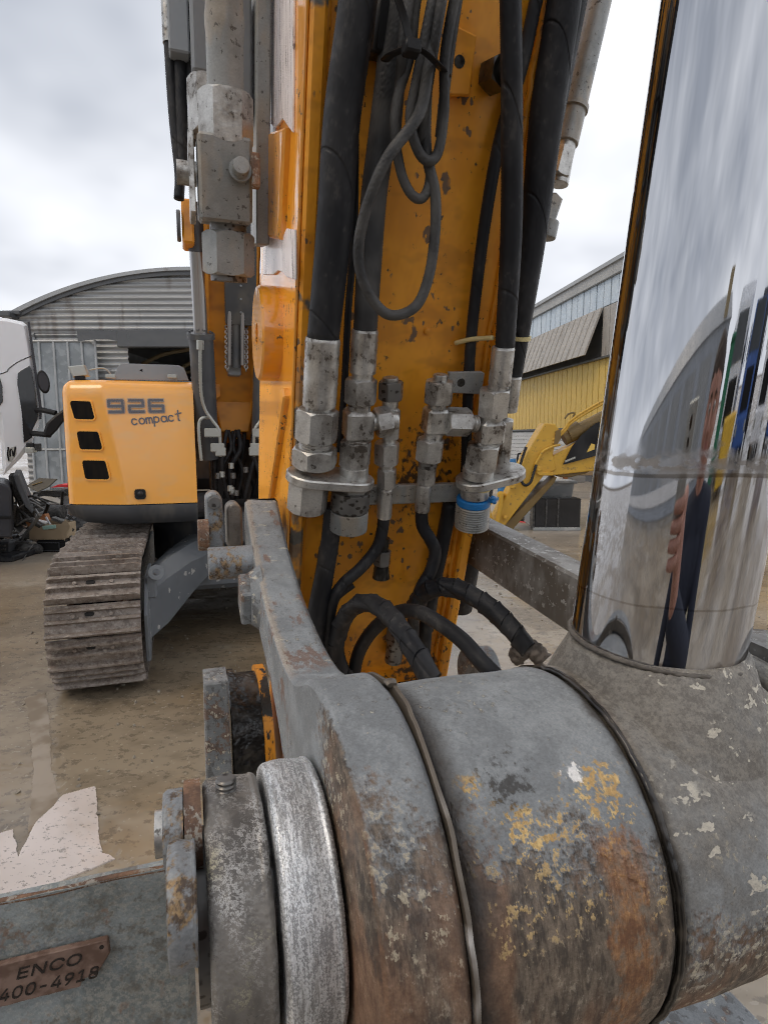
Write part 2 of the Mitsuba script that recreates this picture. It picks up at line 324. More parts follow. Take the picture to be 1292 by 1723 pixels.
def block_col(p, n, uv):
    n1 = fb(p.x * 18, p.y * 18, p.z * 18, 5); n2 = fb(p.x * 190, p.y * 190, p.z * 190, 4, .68)
    c = mix((.30, .305, .295), (.215, .22, .21), smoothstep(.36, .62, n1))
    c = mix(c, (.38, .30, .21), smoothstep(.48, .64, fb(p.x * 22 + 4, p.y * 22, p.z * 11, 4)) * .5)
    return grain(mix(c, (.06, .052, .045), smoothstep(.625, .66, n2 * .8 + n1 * .2) * .8), p, .3)
mat('grey_plated', block_col, .42, .25, bump=lambda p, n, uv: fbm(p.x * 90, p.y * 90, p.z * 90, 2), scale=.0004, eps=5e-4)
def ring_col(p, n, uv):
    q = mach(p); s = fb(q[0] * 1700, q[1] * 900, q[2] * 900, 3, .8); s2 = fb(q[0] * 420, q[1] * 70, q[2] * 70, 4, .7)
    ln = fb(q[0] * 900, q[1] * 60, q[2] * 60, 3, .8)
    c = mix((.84, .86, .87), (.36, .37, .38), smoothstep(.42, .58, s * .6 + ln * .4))
    return mix(c, (.26, .255, .245), smoothstep(.48, .70, s2) * .6)
mat('scuffed_steel', ring_col, lambda p, n, uv: .32 + .3 * noise(p.x * 900, p.y * 900, p.z * 700), .55, bump=lambda p, n, uv: fb(p.x * 1300, p.y * 1300, p.z * 900, 2, .8), scale=.00025, eps=3e-4)
def stain_col(p, n, uv):
    n1 = fb(p.x * 45, p.y * 45, p.z * 30, 5); n3 = fb(p.x * 800, p.y * 800, p.z * 620, 4, .8); n6 = fb(p.x * 34 + 3, p.y * 34, p.z * 20, 4, .6)
    c = mix((.235, .22, .20), (.115, .108, .10), smoothstep(.34, .64, n1))
    c = mix(c, (.66, .65, .63), smoothstep(.50, .60, n6 * .45 + n3 * .55) * .85)
    c = mix(c, (.56, .53, .38), smoothstep(.54, .60, fb(p.x * 34 + 9, p.y * 34, p.z * 34, 3) * .5 + n3 * .5) * .7)
    c = mix(c, (.06, .054, .048), smoothstep(.54, .66, n3) * .6)
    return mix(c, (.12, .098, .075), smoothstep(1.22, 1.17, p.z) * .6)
mat('stained_steel', stain_col, .45, .35, bump=lambda p, n, uv: fb(p.x * 350, p.y * 350, p.z * 350, 4, .7), scale=.0007, eps=3e-4)
mat('rusty_steel', lambda p, n, uv: grain(mix(mix((.24, .135, .08), (.11, .065, .045), smoothstep(.3, .65, fb(p.x * 60, p.y * 60, p.z * 60, 5, .74))), (.33, .31, .27), smoothstep(.54, .64, fb(p.x * 180 + 4, p.y * 180, p.z * 180, 4, .76)) * .8), p), .65, .15)
mat('bossy_steel', lambda p, n, uv: grain(mix(mix((.28, .30, .315), (.19, .20, .208), fb(p.x * 60, p.y * 60, p.z * 60, 4)), mix((.30, .20, .10), (.085, .06, .043), smoothstep(.36, .60, fb(p.x * 200, p.y * 200, p.z * 200, 4, .78))), smoothstep(.48, .60, fb(p.x * 50 + 2, p.y * 50, p.z * 50, 6, .76))), p), .48, .25,
    bump=lambda p, n, uv: fb(p.x * 260, p.y * 260, p.z * 260, 4, .75), scale=.0007, eps=3e-4)
mat('orange_greasy', lambda p, n, uv: mix((.60, .235, .015), (.018, .015, .012), smoothstep(.46, .54, fb(p.x * 40, p.y * 40, p.z * 24, 5, .66))), .4)
def reflection_col(p, n, uv):  # sky mirrored in glossy orange paint, put into the colour as streaked white
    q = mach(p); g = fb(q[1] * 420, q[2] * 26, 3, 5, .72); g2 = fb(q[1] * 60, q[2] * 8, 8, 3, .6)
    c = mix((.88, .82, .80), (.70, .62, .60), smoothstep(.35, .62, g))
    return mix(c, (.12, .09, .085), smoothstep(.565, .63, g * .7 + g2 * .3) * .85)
mat('reflection_paint', reflection_col, .3, clearcoat=.5)
RODZ = [1.49, 1.369]
def chrome_rough(p, n, uv):
    q = mach(p); s = noise(q[0] * 900, q[1] * 900, q[2] * 3)
    ring = smoothstep(.016, .0, dr.abs(q[2] - RZ[0] - .008 + (fbm(p.x * 60, p.y * 60, p.z * 60, 3) - .5) * .018))
    return .008 + .022 * smoothstep(.55, .9, s) + .25 * ring * smoothstep(.4, .6, fbm(p.x * 110, p.y * 110, p.z * 110, 3))
def chrome_col(p, n, uv):
    q = mach(p); s = noise(q[0] * 700 + 5, q[1] * 700, q[2] * 4)
    c = mix((.55, .56, .585), (.50, .51, .53), s)
    line = smoothstep(.0016, .0004, dr.abs(q[2] - RZ[0] + (noise(p.x * 90, p.y * 90, p.z * 9) - .5) * .002))
    dirt = smoothstep(.009, .0, dr.abs(q[2] - RZ[0] - .006)) * smoothstep(.40, .52, fbm(p.x * 130, p.y * 130, p.z * 170, 4)) + line
    line2 = smoothstep(.0010, .0002, dr.abs(q[2] - RZ[1] + (noise(p.x * 70, p.y * 70, 3) - .5) * .0015)) * .5
    c = mix(c, (.23, .21, .19), dr.clip(dirt + line2, 0, .85))
    return mix(c, (.10, .08, .07), smoothstep(RZ[2] + .006, RZ[2], q[2] + (fbm(p.x * 160, p.y * 160, p.z * 160, 3) - .5) * .014) * .8)
RZ = [1.45, 1.38, 1.36]
mat('chrome', chrome_col, chrome_rough, lambda p, n, uv: 1.0 - .6 * smoothstep(.009, .0, dr.abs(p.z - RZ[0] - .006)) * smoothstep(.40, .52, fbm(p.x * 130, p.y * 130, p.z * 170, 4)))
def rubber_col(p, n, uv):
    n1 = fb(p.x * 24, p.y * 24, p.z * 14, 5); n2 = fb(p.x * 170, p.y * 170, p.z * 110, 4, .7)
    c = mix((.012, .013, .016), (.028, .028, .030), smoothstep(.38, .66, n1))
    return mix(c, (.09, .083, .076), smoothstep(.55, .68, n2 * .55 + n1 * .45) * .38)
def rubber_bump(p, n, uv):
    q = mach(p); w = q[2] * 8.3 + q[0] * 9.0 + .15 * noise(q[0] * 30, q[2] * 20); f = w - dr.floor(w)
    return fbm(p.x * 90, p.y * 90, p.z * 60, 3) + .3 * noise(p.x * 500, p.y * 500, p.z * 200) - 1.3 * smoothstep(.018, .004, dr.abs(f - .5)) + .5 * smoothstep(.5, .53, f)
mat('rubber', rubber_col, lambda p, n, uv: .42 + .25 * fbm(p.x * 50, p.y * 50, p.z * 50, 2), specular=.3, bump=rubber_bump, scale=.0007, eps=4e-4)
mat('rubber_dusty', lambda p, n, uv: mix((.025, .025, .026), (.075, .072, .068), smoothstep(.3, .7, fbm(p.x * 40, p.y * 40, p.z * 30, 3))), .6, bump=lambda p, n, uv: noise(p.x * 700, p.y * 700, p.z * 500), scale=.0005, eps=4e-4)
mat('boot_rubber', lambda p, n, uv: mix((.13, .11, .095), (.05, .043, .038), smoothstep(.35, .65, fb(p.x * 90, p.y * 90, p.z * 90, 4, .7))), .7)
mat('black_plastic', (.012, .012, .013), .45, specular=.25)
mat('black_gloss', (.008, .008, .009), .08, clearcoat=.6)
mat('grease', lambda p, n, uv: mix((.012, .011, .010), (.05, .043, .036), smoothstep(.45, .75, fbm(p.x * 70, p.y * 70, p.z * 70, 3))), .22, bump=lambda p, n, uv: fbm(p.x * 120, p.y * 120, p.z * 120, 3), scale=.002)
mat('weld', lambda p, n, uv: mix((.06, .052, .045), (.15, .135, .115), fbm(p.x * 150, p.y * 150, p.z * 150, 3)), .6, .1, bump=lambda p, n, uv: fbm(p.x * 300, p.y * 300, p.z * 300, 3), scale=.002, eps=3e-4)
mat('blue_plastic', (.012, .15, .40), .4)
mat('yellow_plastic', (.62, .52, .25), .5)
def track_col(p, n, uv):
    n1 = fb(p.x * 9, p.y * 9, p.z * 9, 5, .7); n2 = fb(p.x * 70, p.y * 70, p.z * 70, 4, .76)
    c = mix((.175, .138, .112), (.27, .23, .20), smoothstep(.3, .7, n1))
    c = mix(c, (.36, .33, .29), smoothstep(.50, .66, n2) * .55)
    return mix(c, (.07, .055, .045), smoothstep(.50, .66, fb(p.x * 30 + 7, p.y * 30, p.z * 30, 5, .74)) * .6)
mat('track_steel', track_col, .5, .3)
mat('grey_machine', lambda p, n, uv: mix(mix((.055, .06, .068), (.085, .09, .098), fbm(p.x * 7, p.y * 7, p.z * 7, 3)), (.17, .155, .13), smoothstep(.5, .8, fbm(p.x * 12, p.y * 12, p.z * 5, 4)) * .5), .42)
mat('grey_light', lambda p, n, uv: mix((.29, .31, .33), (.23, .245, .26), fbm(p.x * 6, p.y * 6, p.z * 6, 3)), .45)
mat('frame_grey', lambda p, n, uv: mix(mix((.12, .135, .15), (.16, .17, .18), fbm(p.x * 5, p.y * 5, p.z * 5, 3)), (.40, .40, .38), smoothstep(.70, .74, fbm(p.x * 14, p.y * 30, p.z * 14, 3))), .5)
mat('pale_metal', (.42, .43, .40), .35, .5)
mat('rod_steel', (.42, .42, .43), .2, .8)
# ================================================================ THE GROUND
def ground_col(p, n, uv):
    a = fbm(p.x * .55 + 3, p.y * .9, 0, 4); b = fb(p.x * 2.4, p.y * 3.4, 2, 5, .6); g = noise(p.x * 60, p.y * 60); g2 = fb(p.x * 26, p.y * 34, 5, 4, .7)
    c = mix((.19, .14, .085), (.265, .215, .152), smoothstep(.3, .7, a))
    c = mix(c, (.135, .104, .068), smoothstep(.44, .68, b) * .65)
    c = mix(c, (.36, .315, .25), smoothstep(.55, .75, fb(p.x * 1.3 + 8, p.y * 3.2, 1, 4, .6)) * .5)
    c = mix(c, (.08, .064, .047), smoothstep(.54, .70, g2) * .5)
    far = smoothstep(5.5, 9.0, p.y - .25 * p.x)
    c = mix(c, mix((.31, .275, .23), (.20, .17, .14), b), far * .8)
    return mix(c, (.38, .34, .28), smoothstep(.88, .93, g) * .4)
def ground_rough(p, n, uv):
    w = smoothstep(.38, .60, fb(p.x * .8 + 1, p.y * 1.3, 7, 4, .6))
    return .34 - .25 * w + .10 * noise(p.x * 18, p.y * 18)
mat('yard_ground', ground_col, ground_rough, specular=.9, bump=lambda p, n, uv: fbm(p.x * 14, p.y * 14, 0, 4) + .3 * noise(p.x * 60, p.y * 60), scale=.0032, eps=3e-3)
def mark_col(p, n, uv):
    c = mix((.58, .51, .47), (.47, .405, .355), fbm(p.x * 6, p.y * 6, 0, 3))
    return mix(c, (.12, .10, .08), smoothstep(.63, .70, fb(p.x * 60, p.y * 100, 3, 4, .7)) * .6)
mat('pale_film', mark_col, .16, specular=.9, bump=lambda p, n, uv: fbm(p.x * 30, p.y * 30, 0, 3), scale=.003, eps=3e-3)
mat('thin_film', lambda p, n, uv: mix((.30, .25, .195), (.20, .155, .105), smoothstep(.35, .7, fbm(p.x * 9, p.y * 9, 0, 4))), .4)
gx = trimesh.Trimesh([[-300, -300, 0], [300, -300, 0], [300, 300, 0], [-300, 300, 0]], [[0, 1, 2], [0, 2, 3]], process=False)
add(None, 'ground', gx, 'yard_ground', False, 'wet brown concrete yard strewn with mud and grit', kind='structure', world=True)
def ground_patch(px, z):
    P = np.array([WG(x, y, z) for x, y in px])[:, :2]
    g = Polygon(P).buffer(0)
    if g.geom_type != 'Polygon': g = max(g.geoms, key=lambda a: a.area)
    d = g.boundary.segmentize(.014)
    c = np.array(d.coords)[:-1]; q = np.c_[c, np.zeros(len(c))]
    c = c + .022 * np.c_[meshkit.fbm(q * 8, 5, 1) - .5, meshkit.fbm(q * 8, 5, 2) - .5] + .008 * np.c_[meshkit.fbm(q * 60, 2, 4) - .5, meshkit.fbm(q * 60, 2, 6) - .5]
    c = np.array(max(getattr(Polygon(c).buffer(0), 'geoms', [Polygon(c).buffer(0)]), key=lambda a: a.area).exterior.coords)[:-1]
    return prism(c, [0, 0, 0], UX, MX, z)
add(None, 'pale_patch', ground_patch([(-90, 1400), (0, 1402), (24, 1394), (33, 1442), (60, 1385), (104, 1338), (160, 1323), (166, 1400), (169, 1436), (192, 1446), (60, 1500), (-120, 1520)], .005), 'pale_film', False,
    'pale patch lying on the wet concrete', kind='structure', world=True)  # pale speckled colour on a thin sheet over the ground
add(None, 'faint_strip', ground_patch([(42, 1175), (78, 1165), (83, 1230), (86, 1290), (98, 1345), (62, 1388), (50, 1400), (57, 1300), (50, 1230)], .0025), 'thin_film', False,
    'faint thinner pale strip running towards the tracks', kind='structure', world=True)  # thin tinted sheet just above the ground
gv = []
for i in range(900):
    x, y = rng.uniform(-3.2, 4.5), rng.uniform(1.2, 9.5)
    s = rng.uniform(.003, .010) * (1 if rng.random() < .96 else 2.0)
    m = cbox([x, y, s * .35], [s, s * rng.uniform(.6, 1), s * .5], trimesh.transformations.random_rotation_matrix(rng.random(3))[:3, :3])
    gv.append(m)
mat('grit', lambda p, n, uv: mix((.33, .29, .23), (.12, .10, .08), mikit.cell_rand(p.x * 30, p.y * 30)), .7)
add(None, 'grit', gv, 'grit', False, 'loose grit and crumbs of stone scattered over the wet yard', kind='stuff', world=True)

# ================================================================ THE DIGGER: STICK
X = thing('excavator', 'orange and grey tracked excavator whose stick, hoses, chrome bucket rod and pin fill the foreground', 'excavator')
uL, uR, PT = .112, .350, .015
def stk(u, s, c=0.0):                               # point by across, along the stick (0 at SP), out of its face
    return np.array([u, SP[1], SP[2]]) + SU * s + SN * c
def sbox(u0, u1, s0, s1, c0, c1, b=.001): return cbox(stk((u0 + u1) / 2, (s0 + s1) / 2, (c0 + c1) / 2), [(u1 - u0) / 2, (s1 - s0) / 2, (c1 - c0) / 2], [UX, SU, SN], b)
S0, S1 = -.40, 2.3
ST = add(X, 'stick', [sbox(uL, uL + PT, S0 + .02, S1, -.285, 0, .003), sbox(uR - PT, uR, S0 + .02, S1, -.285, 0, .003), sbox(uL + PT - .002, uR - PT + .002, S0 + .05, S1, -.032, -.018), sbox(uL + PT - .002, uR - PT + .002, S0, S1, -.275, -.26)], 'orange_paint_worn', 25,
         'worn orange stick with a recessed face')
add(ST, 'side_panel', [sbox(uL - .004, uL - .0005, S0 + .16, S1, -.28, -.004, .001)], 'orange_gloss', 25, 'glossy orange left side of the stick')
add(ST, 'weld_bead', [tube([stk(uL + PT + .001, s, -.0165) + rng.normal(0, .0006, 3) for s in np.arange(S0 + .06, 1.2, .012)], .0042, 8, 2), tube([stk(uR - PT - .001, s, -.0165) + rng.normal(0, .0006, 3) for s in np.arange(S0 + .06, 1.2, .012)], .0042, 8, 2)], 'orange_paint_worn', True)
add(ST, 'floor_plate', [sbox(uL + PT, uR - PT, S0 + .005, S0 + .03, -.2, .05, .003)], 'grease', 25)
for x, y in ((676, 1133), (703, 1122), (640, 1140)):
    p = hit(x, y, stk(.2, S0 + .032), SU); add(ST, 'bolt', [hexnut(p, p + SU * .016, .014), cyl(p + SU * .016, p + SU * .024, .008)], 'dark_steel')
# boss, bracket and welds on the left side
bc = np.array([uL, .735, HU(470, 542, .10)[2]])
add(ST, 'round_boss', [revolve([(.012, 0), (.052, 0), (.0545, .0025), (.0545, .030), (.054, .032)], bc - UX * .027, UX, 48), revolve([(0, .004), (.0125, .004), (.0125, 0)], bc - UX * .027, UX, 24)], 'orange_gloss', 40, 'round orange boss welded to the left side of the stick')
zt, zb = HU(480, 215, uL)[2], HU(480, 385, uL)[2]
add(ST, 'bracket_block', [prism([(.655, HU(497, 385, uL)[2]), (.61, HU(497, 215, uL)[2]), (.80, HU(455, 213, uL)[2]), (.82, HU(455, 385, uL)[2])], [uL - .012, 0, 0], MX, ZX, .011, .003)], 'orange_gloss', 30)
def reflection_patch(pts):  # thin plate coloured as the sky reflection on the side panel
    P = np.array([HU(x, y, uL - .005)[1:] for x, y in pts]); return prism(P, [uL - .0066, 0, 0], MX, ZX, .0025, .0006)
add(ST, 'painted_reflection', reflection_patch([(497, -160), (496, 0), (495, 150), (494, 222), (488, 214), (478, 199), (472, 208), (465, 216), (458, 208), (457, 100), (455, 0), (452, -160)]), 'reflection_paint', 30, 'upper pinkish white sky reflection painted on the left side of the stick')
add(ST, 'painted_reflection', reflection_patch([(498, 386), (498, 470), (485, 466), (478, 458), (470, 455), (462, 462), (444, 462), (444, 380), (460, 380), (470, 384), (478, 400), (484, 384)]), 'reflection_paint', 30, 'lower pinkish white sky reflection painted above the round boss')
add(ST, 'rib', [cbox(HU(468, 760, uL - .006), [.005, .10, .008], [UX, unit([0, .75, -.66]), unit([0, .66, .75])], .002)], 'orange_gloss', 30)

# small plates on the face
tc = S(774, 106, -.014)
add(ST, 'tab_plate', [prism([(-.012, -.027), (.012, -.024), (.011, .022), (-.011, .026)], tc - SN * .004, UX, SU, .009, .0015)], 'orange_paint_worn', 30, 'small welded orange tab with a hole')
add(ST, 'tab_hole', [cyl(tc - UX * .003, tc + SN * .0057 - UX * .003, .0052, n=20)], 'grease')
bp = S(788, 642, .0)
add(ST, 'hose_bracket', [prism([(-.028, -.012), (.014, -.013), (.016, -.010), (.016, .011), (.012, .013), (-.028, .011)], bp, UX, SU, .006, .001)], 'grey_plated', 30)
add(ST, 'bracket_hole', [cyl(bp - UX * .012 + SN * .004, bp - UX * .012 + SN * .0065, .0048, n=18)], 'grease')
add(ST, 'hose_rail', [prism([(-.09, -.012), (.075, -.012), (.075, .012), (-.09, .012)], S(700, 828, .004), UX, SU, .007, .001)], 'grey_plated', 30, 'dirty flat rail bolted across the stick behind the couplings')
for x, y, r in ((757, 940, .0075), (718, 557, .004)):
    p = S(x, y, -.018); add(ST, 'stud', [revolve([(r, 0), (r * .9, .003), (0, .004)], p, SN, 16)], 'orange_paint_worn')
for x, y in ((828, 128),):
    p = S(x, y, -.012); add(ST, 'clamp_stud', [hexnut(p, p + SN * .03, .016), cyl(p + SN * .03, p + SN * .038, .010)], 'grease' if x < 850 else 'zinc_steel')

# ---------------------------------------------------------------- hoses and couplings on the face
def wpx(P, w): return w * dep(P) / FOC / 2
def path(pts): return np.array([S(*p) for p in pts])
def hose(pts, w, mt='rubber', n=20, name='hydraulic_hose', label=None, **k):
    P = path(pts); r = [wpx(q, w if np.ndim(w) == 0 else w[i]) for i, q in enumerate(P)]
    if np.ndim(w) == 0: r = float(np.mean(r))
    return add(X, name, tube(P, r, n, 10), mt, True, label, **k)
def seg(kind, a, b, w, c, mt='zinc_steel', hint=None):
    p0, p1 = S(*a, c), S(*b, c); r = wpx((p0 + p1) / 2, w)
    if kind == 'hex': return hexnut(p0, p1, r * 1.04, hint)
    if kind == 'thread': return thread(p0, p1, r, .0030, .0016)
    if kind == 'ferrule':
        L = np.linalg.norm(p1 - p0); pr = [(0, 0), (r * .94, 0), (r * .98, .002)] + [(r * (1 - .028 * (i % 2)), L * (.06 + .80 * i / 11)) for i in range(12)] + [(r, L * .88), (r * .97, L * .985), (r * .80, L), (0, L)]
        return revolve(pr, p0, p1 - p0, 32)
    if kind == 'tee':
        x, y, a_ = frame(p1 - p0, SN); L = np.linalg.norm(p1 - p0)
        return trimesh.util.concatenate([cbox((p0 + p1) / 2, [r * .86, r * .86, L * .40], [x, y, a_], r * .22), cyl(p0, p1, r * .72, n=28)])
    return cyl(p0, p1, r, n=32, b=min(.0015, r * .2))
def stack(name, items, label=None, c=.035):
    k = numbered(X + '__' + name)
    if label: lab(k, label)
    for it in items:
        kind, a, b, w = it[:4]; o = it[4] if len(it) > 4 else {}
        nm = o.get('n', {'hex': 'hex_nut', 'thread': 'thread', 'ferrule': 'ferrule', 'tee': 'tee_body', 'cyl': 'collar'}[kind])
        add(k, nm, seg(kind, a, b, w, o.get('c', c), hint=o.get('h')), o.get('m', 'zinc_steel'), 32)
    return k
C1, C2, C3, C5 = .030, .028, .016, .030
hose([(612, -160, C1 + .012), (602, 0, C1 + .008), (575, 200, C1 + .002), (562, 387, C1), (543, 574, C1)], [68, 66, 63, 61, 54], label='thickest black hose at the left edge of the stick')
stack('hose_coupling', [('ferrule', (543.5, 568), (537, 684), 59), ('cyl', (537, 680), (535, 692), 45), ('hex', (535, 688), (532, 741), 70), ('thread', (532, 736), (530, 766), 57), ('hex', (530, 752), (529, 784), 74),
                        ('cyl', (524, 800), (523, 816), 60), ('hex', (521, 806), (516, 858), 66)], 'large zinc coupling on the leftmost hose', C1)
hose([(676, -120, .008), (670, 0, .008), (655, 130, .010), (641, 240, .014), (629, 330, .018), (621, 440, .024), (614, 562, C2)], [50, 50, 48, 46, 44, 43, 40], 'rubber_dusty', label='dusty textured hose hanging behind the cable loops')
stack('hose_coupling', [('ferrule', (614, 554), (610, 628), 46), ('cyl', (610, 626), (609, 642), 36), ('hex', (608, 637), (606, 678), 54), ('cyl', (606, 676), (604, 690), 36), ('tee', (604, 682), (601, 745), 54), ('cyl', (601, 738), (599, 748), 40),
                        ('hex', (599, 742), (596, 784), 52), ('cyl', (596, 783), (595, 806), 49), ('hex', (594, 810), (592, 836), 52), ('cyl', (591, 824), (588, 856), 66, dict(n='coupler_cap', m='dark_steel')), ('cyl', (588, 857), (586, 890), 64, dict(n='coupler_cap', m='grey_plated'))],
      'zinc tee coupling with a round cap under it', C2)
stack('port_nut', [('cyl', (622, 713), (634, 709), 28), ('hex', (632, 712), (657, 707), 50), ('cyl', (655, 708), (668, 707), 32)], None, C2)
stack('hose_coupling', [('hex', (658, 641), (657, 672), 42, dict(m='dark_steel')), ('cyl', (657, 634), (657, 643), 27), ('cyl', (657, 671), (656, 684), 28), ('tee', (658, 678), (654, 745), 32), ('hex', (651, 744), (650, 780), 42), ('cyl', (650, 779), (651, 792), 24), ('hex', (651, 788), (650, 819), 32), ('ferrule', (649, 820), (646, 871), 26)],
      'small coupling beside the capped one', C3)
stack('hose_coupling', [('cyl', (741, 629), (740, 643), 25), ('hex', (740, 640), (737, 678), 49), ('cyl', (737, 676), (735, 686), 30), ('tee', (735, 680), (729, 734), 44), ('cyl', (728, 732), (726, 742), 30), ('hex', (725, 738), (721, 774), 47), ('cyl', (720, 773), (719, 787), 32, dict(m='dark_steel')), ('hex', (719, 784), (717, 813), 32), ('ferrule', (714, 814), (710, 860), 26)],
      'small coupling right of the middle of the stick', C3 + .004)
stack('port_nut', [('hex', (750, 709), (788, 710), 47, dict(m='zinc_steel')), ('thread', (787, 712), (803, 713), 30)], 'oil-stained nut lying across between two couplings', C3 + .012)
hose([(858, -160, C5), (859, 0, C5), (861, 190, C5), (860, 390, C5), (849, 590, C5)], [37, 37, 37, 37, 33], label='black hose straight down the right part of the stick')
stack('hose_coupling', [('ferrule', (847, 583), (840, 648), 39), ('cyl', (840, 646), (836, 658), 34), ('hex', (833, 654), (829, 699), 54), ('cyl', (829, 697), (826, 706), 38), ('tee', (826, 700), (820, 750), 50), ('cyl', (818, 745), (815, 752), 40), ('hex', (814, 747), (808, 788), 57), ('cyl', (805, 786), (803, 803), 53),
                        ('cyl', (801, 812), (799, 820), 53, dict(m='yellow_plastic', n='seal_ring')), ('cyl', (799, 820), (798, 836), 48), ('cyl', (797, 837), (796, 848), 57, dict(m='blue_plastic', n='blue_band')), ('thread', (796, 848), (793, 886), 58, dict(m='grey_plated'))],
      'right coupling ending in a bare thread', C5)
stack('hose_coupling', [('ferrule', (861, 632), (853, 692), 34), ('hex', (850, 706), (846, 753), 30), ('cyl', (848, 752), (843, 800), 24)], 'coupling half hidden behind the right one', .006)
tp = S(814, 843, C5)
add(X, 'cable_tie', [tube([S(834, 840, C5 + .01), S(829, 837, C5 + .02), S(832, 846, C5 + .016)], .0024, 8), cbox(S(829, 842, C5 + .018), [.003, .004, .003], None, .001)], 'blue_plastic', 40, 'blue tie end at the bare thread')
def flange(u0, u1, y, cc, w, px, t=.010):
    a, b = S(px[0], y[0], cc), S(px[1], y[1], cc); d = b - a; L = np.linalg.norm(d); e = unit(d); o = unit(np.cross(SU, e)) * -1
    o = unit(SN - e * (SN @ e)); th = np.linspace(np.pi / 2, 3 * np.pi / 2, 14)
    P = np.vstack([np.c_[w * np.cos(th), w * np.sin(th)], np.c_[L + w * np.cos(th + np.pi), w * np.sin(th + np.pi)]])
    return prism(P, a, e, o, t, .0015)
add(X, 'flange_plate', flange(0, 0, (795, 800), C1, .026, (523, 591)), 'zinc_steel', 30, 'oblong clamp plate holding the two left couplings')
add(X, 'flange_plate', flange(0, 0, (802, 790), C5 - .002, .024, (800, 850)), 'zinc_steel', 30, 'oblong clamp plate under the right couplings')
hose([(965, -140, .0), (949, 0, .0), (920, 190, .0), (897, 390, .004), (878, 520, .006), (860, 640, .002)], [60, 58, 58, 46, 40, 34], label='thick black hose along the right edge of the stick')
hose([(935, -120, -.006), (902, 0, -.006), (878, 110, -.006), (842, 230, -.006), (818, 360, -.006), (801, 490, -.006), (791, 590, -.006), (786, 700, -.004), (781, 820, -.004), (764, 850, -.004), (748, 913, -.002), (733, 985, .0), (722, 1060, .0)], 19, n=14, label='thin black line slanting down behind the right hose')
hose([(600, -120, -.004), (598, 60, -.004), (596, 380, -.004), (586, 520, -.004), (580, 640, -.004), (571, 760, .0)], 13, n=12)
hose([(688, -120, -.004), (666, 60, -.004), (650, 130, -.006)], 26, n=12)
add(X, 'yellow_tie', [tube([S(766, 577, -.014), S(790, 571, .0), S(812, 569, .012), S(829, 568, C5 - .004)], .0026, 8, 6, flat=1.0)], 'yellow_plastic', True, 'pale yellow tie round the right hose')
add(X, 'yellow_tie', [ringtube(S(873, 564, .005), S(872, 571, .005), wpx(S(872, 566, .005), 41), .012)], 'yellow_plastic', 30)
for c_, r_ in ((-.05, .021), (-.105, .019)): add(X, 'hydraulic_hose', tube([stk(uR + r_ + .006 + .006 * math.sin(s_ * 3 + c_ * 40), s_, c_) for s_ in np.linspace(-.25, 1.6, 14)], r_, 16, 6), 'rubber', True)  # unseen hoses, added to darken the orange reflection in the chrome rod
# the bundle of cable
kc = .052
def cable(pts, w=20, label=None): return hose(pts, w, 'rubber_dusty', 14, 'cable', label)
cable([(770, -120, kc), (738, 0, kc + .004), (724, 80, kc + .010), (712, 170, kc + .014), (694, 209, kc + .020), (650, 268, kc + .026), (617, 348, kc + .022), (603, 420, kc + .018), (612, 475, kc + .018), (640, 520, kc + .018), (668, 530, kc + .016), (702, 512, kc + .014), (722, 462, kc + .012), (732, 390, kc + .008), (732, 325, kc + .004), (720, 270, kc), (716, 215, kc - .008), (722, 90, kc - .006), (742, -40, kc - .006)], 19, 'longest loop of spare cable hanging over the stick')
cable([(722, -100, kc), (700, 0, kc), (690, 90, kc), (670, 160, kc), (664, 220, kc), (675, 290, kc), (692, 326, kc + .002), (710, 333, kc + .002), (722, 308, kc), (724, 260, kc - .006)], 17, 'short inner loop of spare cable')
cable([(748, -100, kc + .010), (716, 60, kc + .010), (700, 140, kc + .006), (690, 200, kc + .004), (702, 250, kc + .006), (720, 270, kc + .008), (737, 255, kc + .006), (747, 190, kc + .004), (749, 90, kc + .006), (772, -40, kc + .006)], 18, 'uppermost loop of spare cable')
cable([(700, -100, kc + .006), (680, 60, kc + .008), (672, 150, kc - .004), (664, 250, kc - .010)], 18)
cable([(760, -100, kc + .016), (733, 60, kc + .014), (722, 130, kc + .002), (706, 240, kc - .006)], 18)
cable([(786, -100, kc - .012), (766, 20, kc - .01), (752, 120, kc - .01), (740, 230, kc - .012)], 18)
add(X, 'cable_tie', [tube([S(648, 100, kc - .012), S(660, 90, kc + .014), S(688, 80, kc + .026), S(710, 84, kc + .030), S(735, 106, kc + .022), S(752, 126, kc - .006)], .0042, 8, 8, flat=.4), tube([S(664, -20, kc + .024), S(680, 30, kc + .024), S(691, 76, kc + .030)], .0035, 8, 6, flat=.5), cbox(S(692, 80, kc + .031), [.0065, .006, .005], None, .0015)], 'black_plastic', 40, 'black tie cinched round the cable bundle')
add(X, 'hose_clamp_block', [cbox(S(646, 50, .0), [.012, .02, .016], [UX, SU, SN], .003)], 'black_plastic', 40)

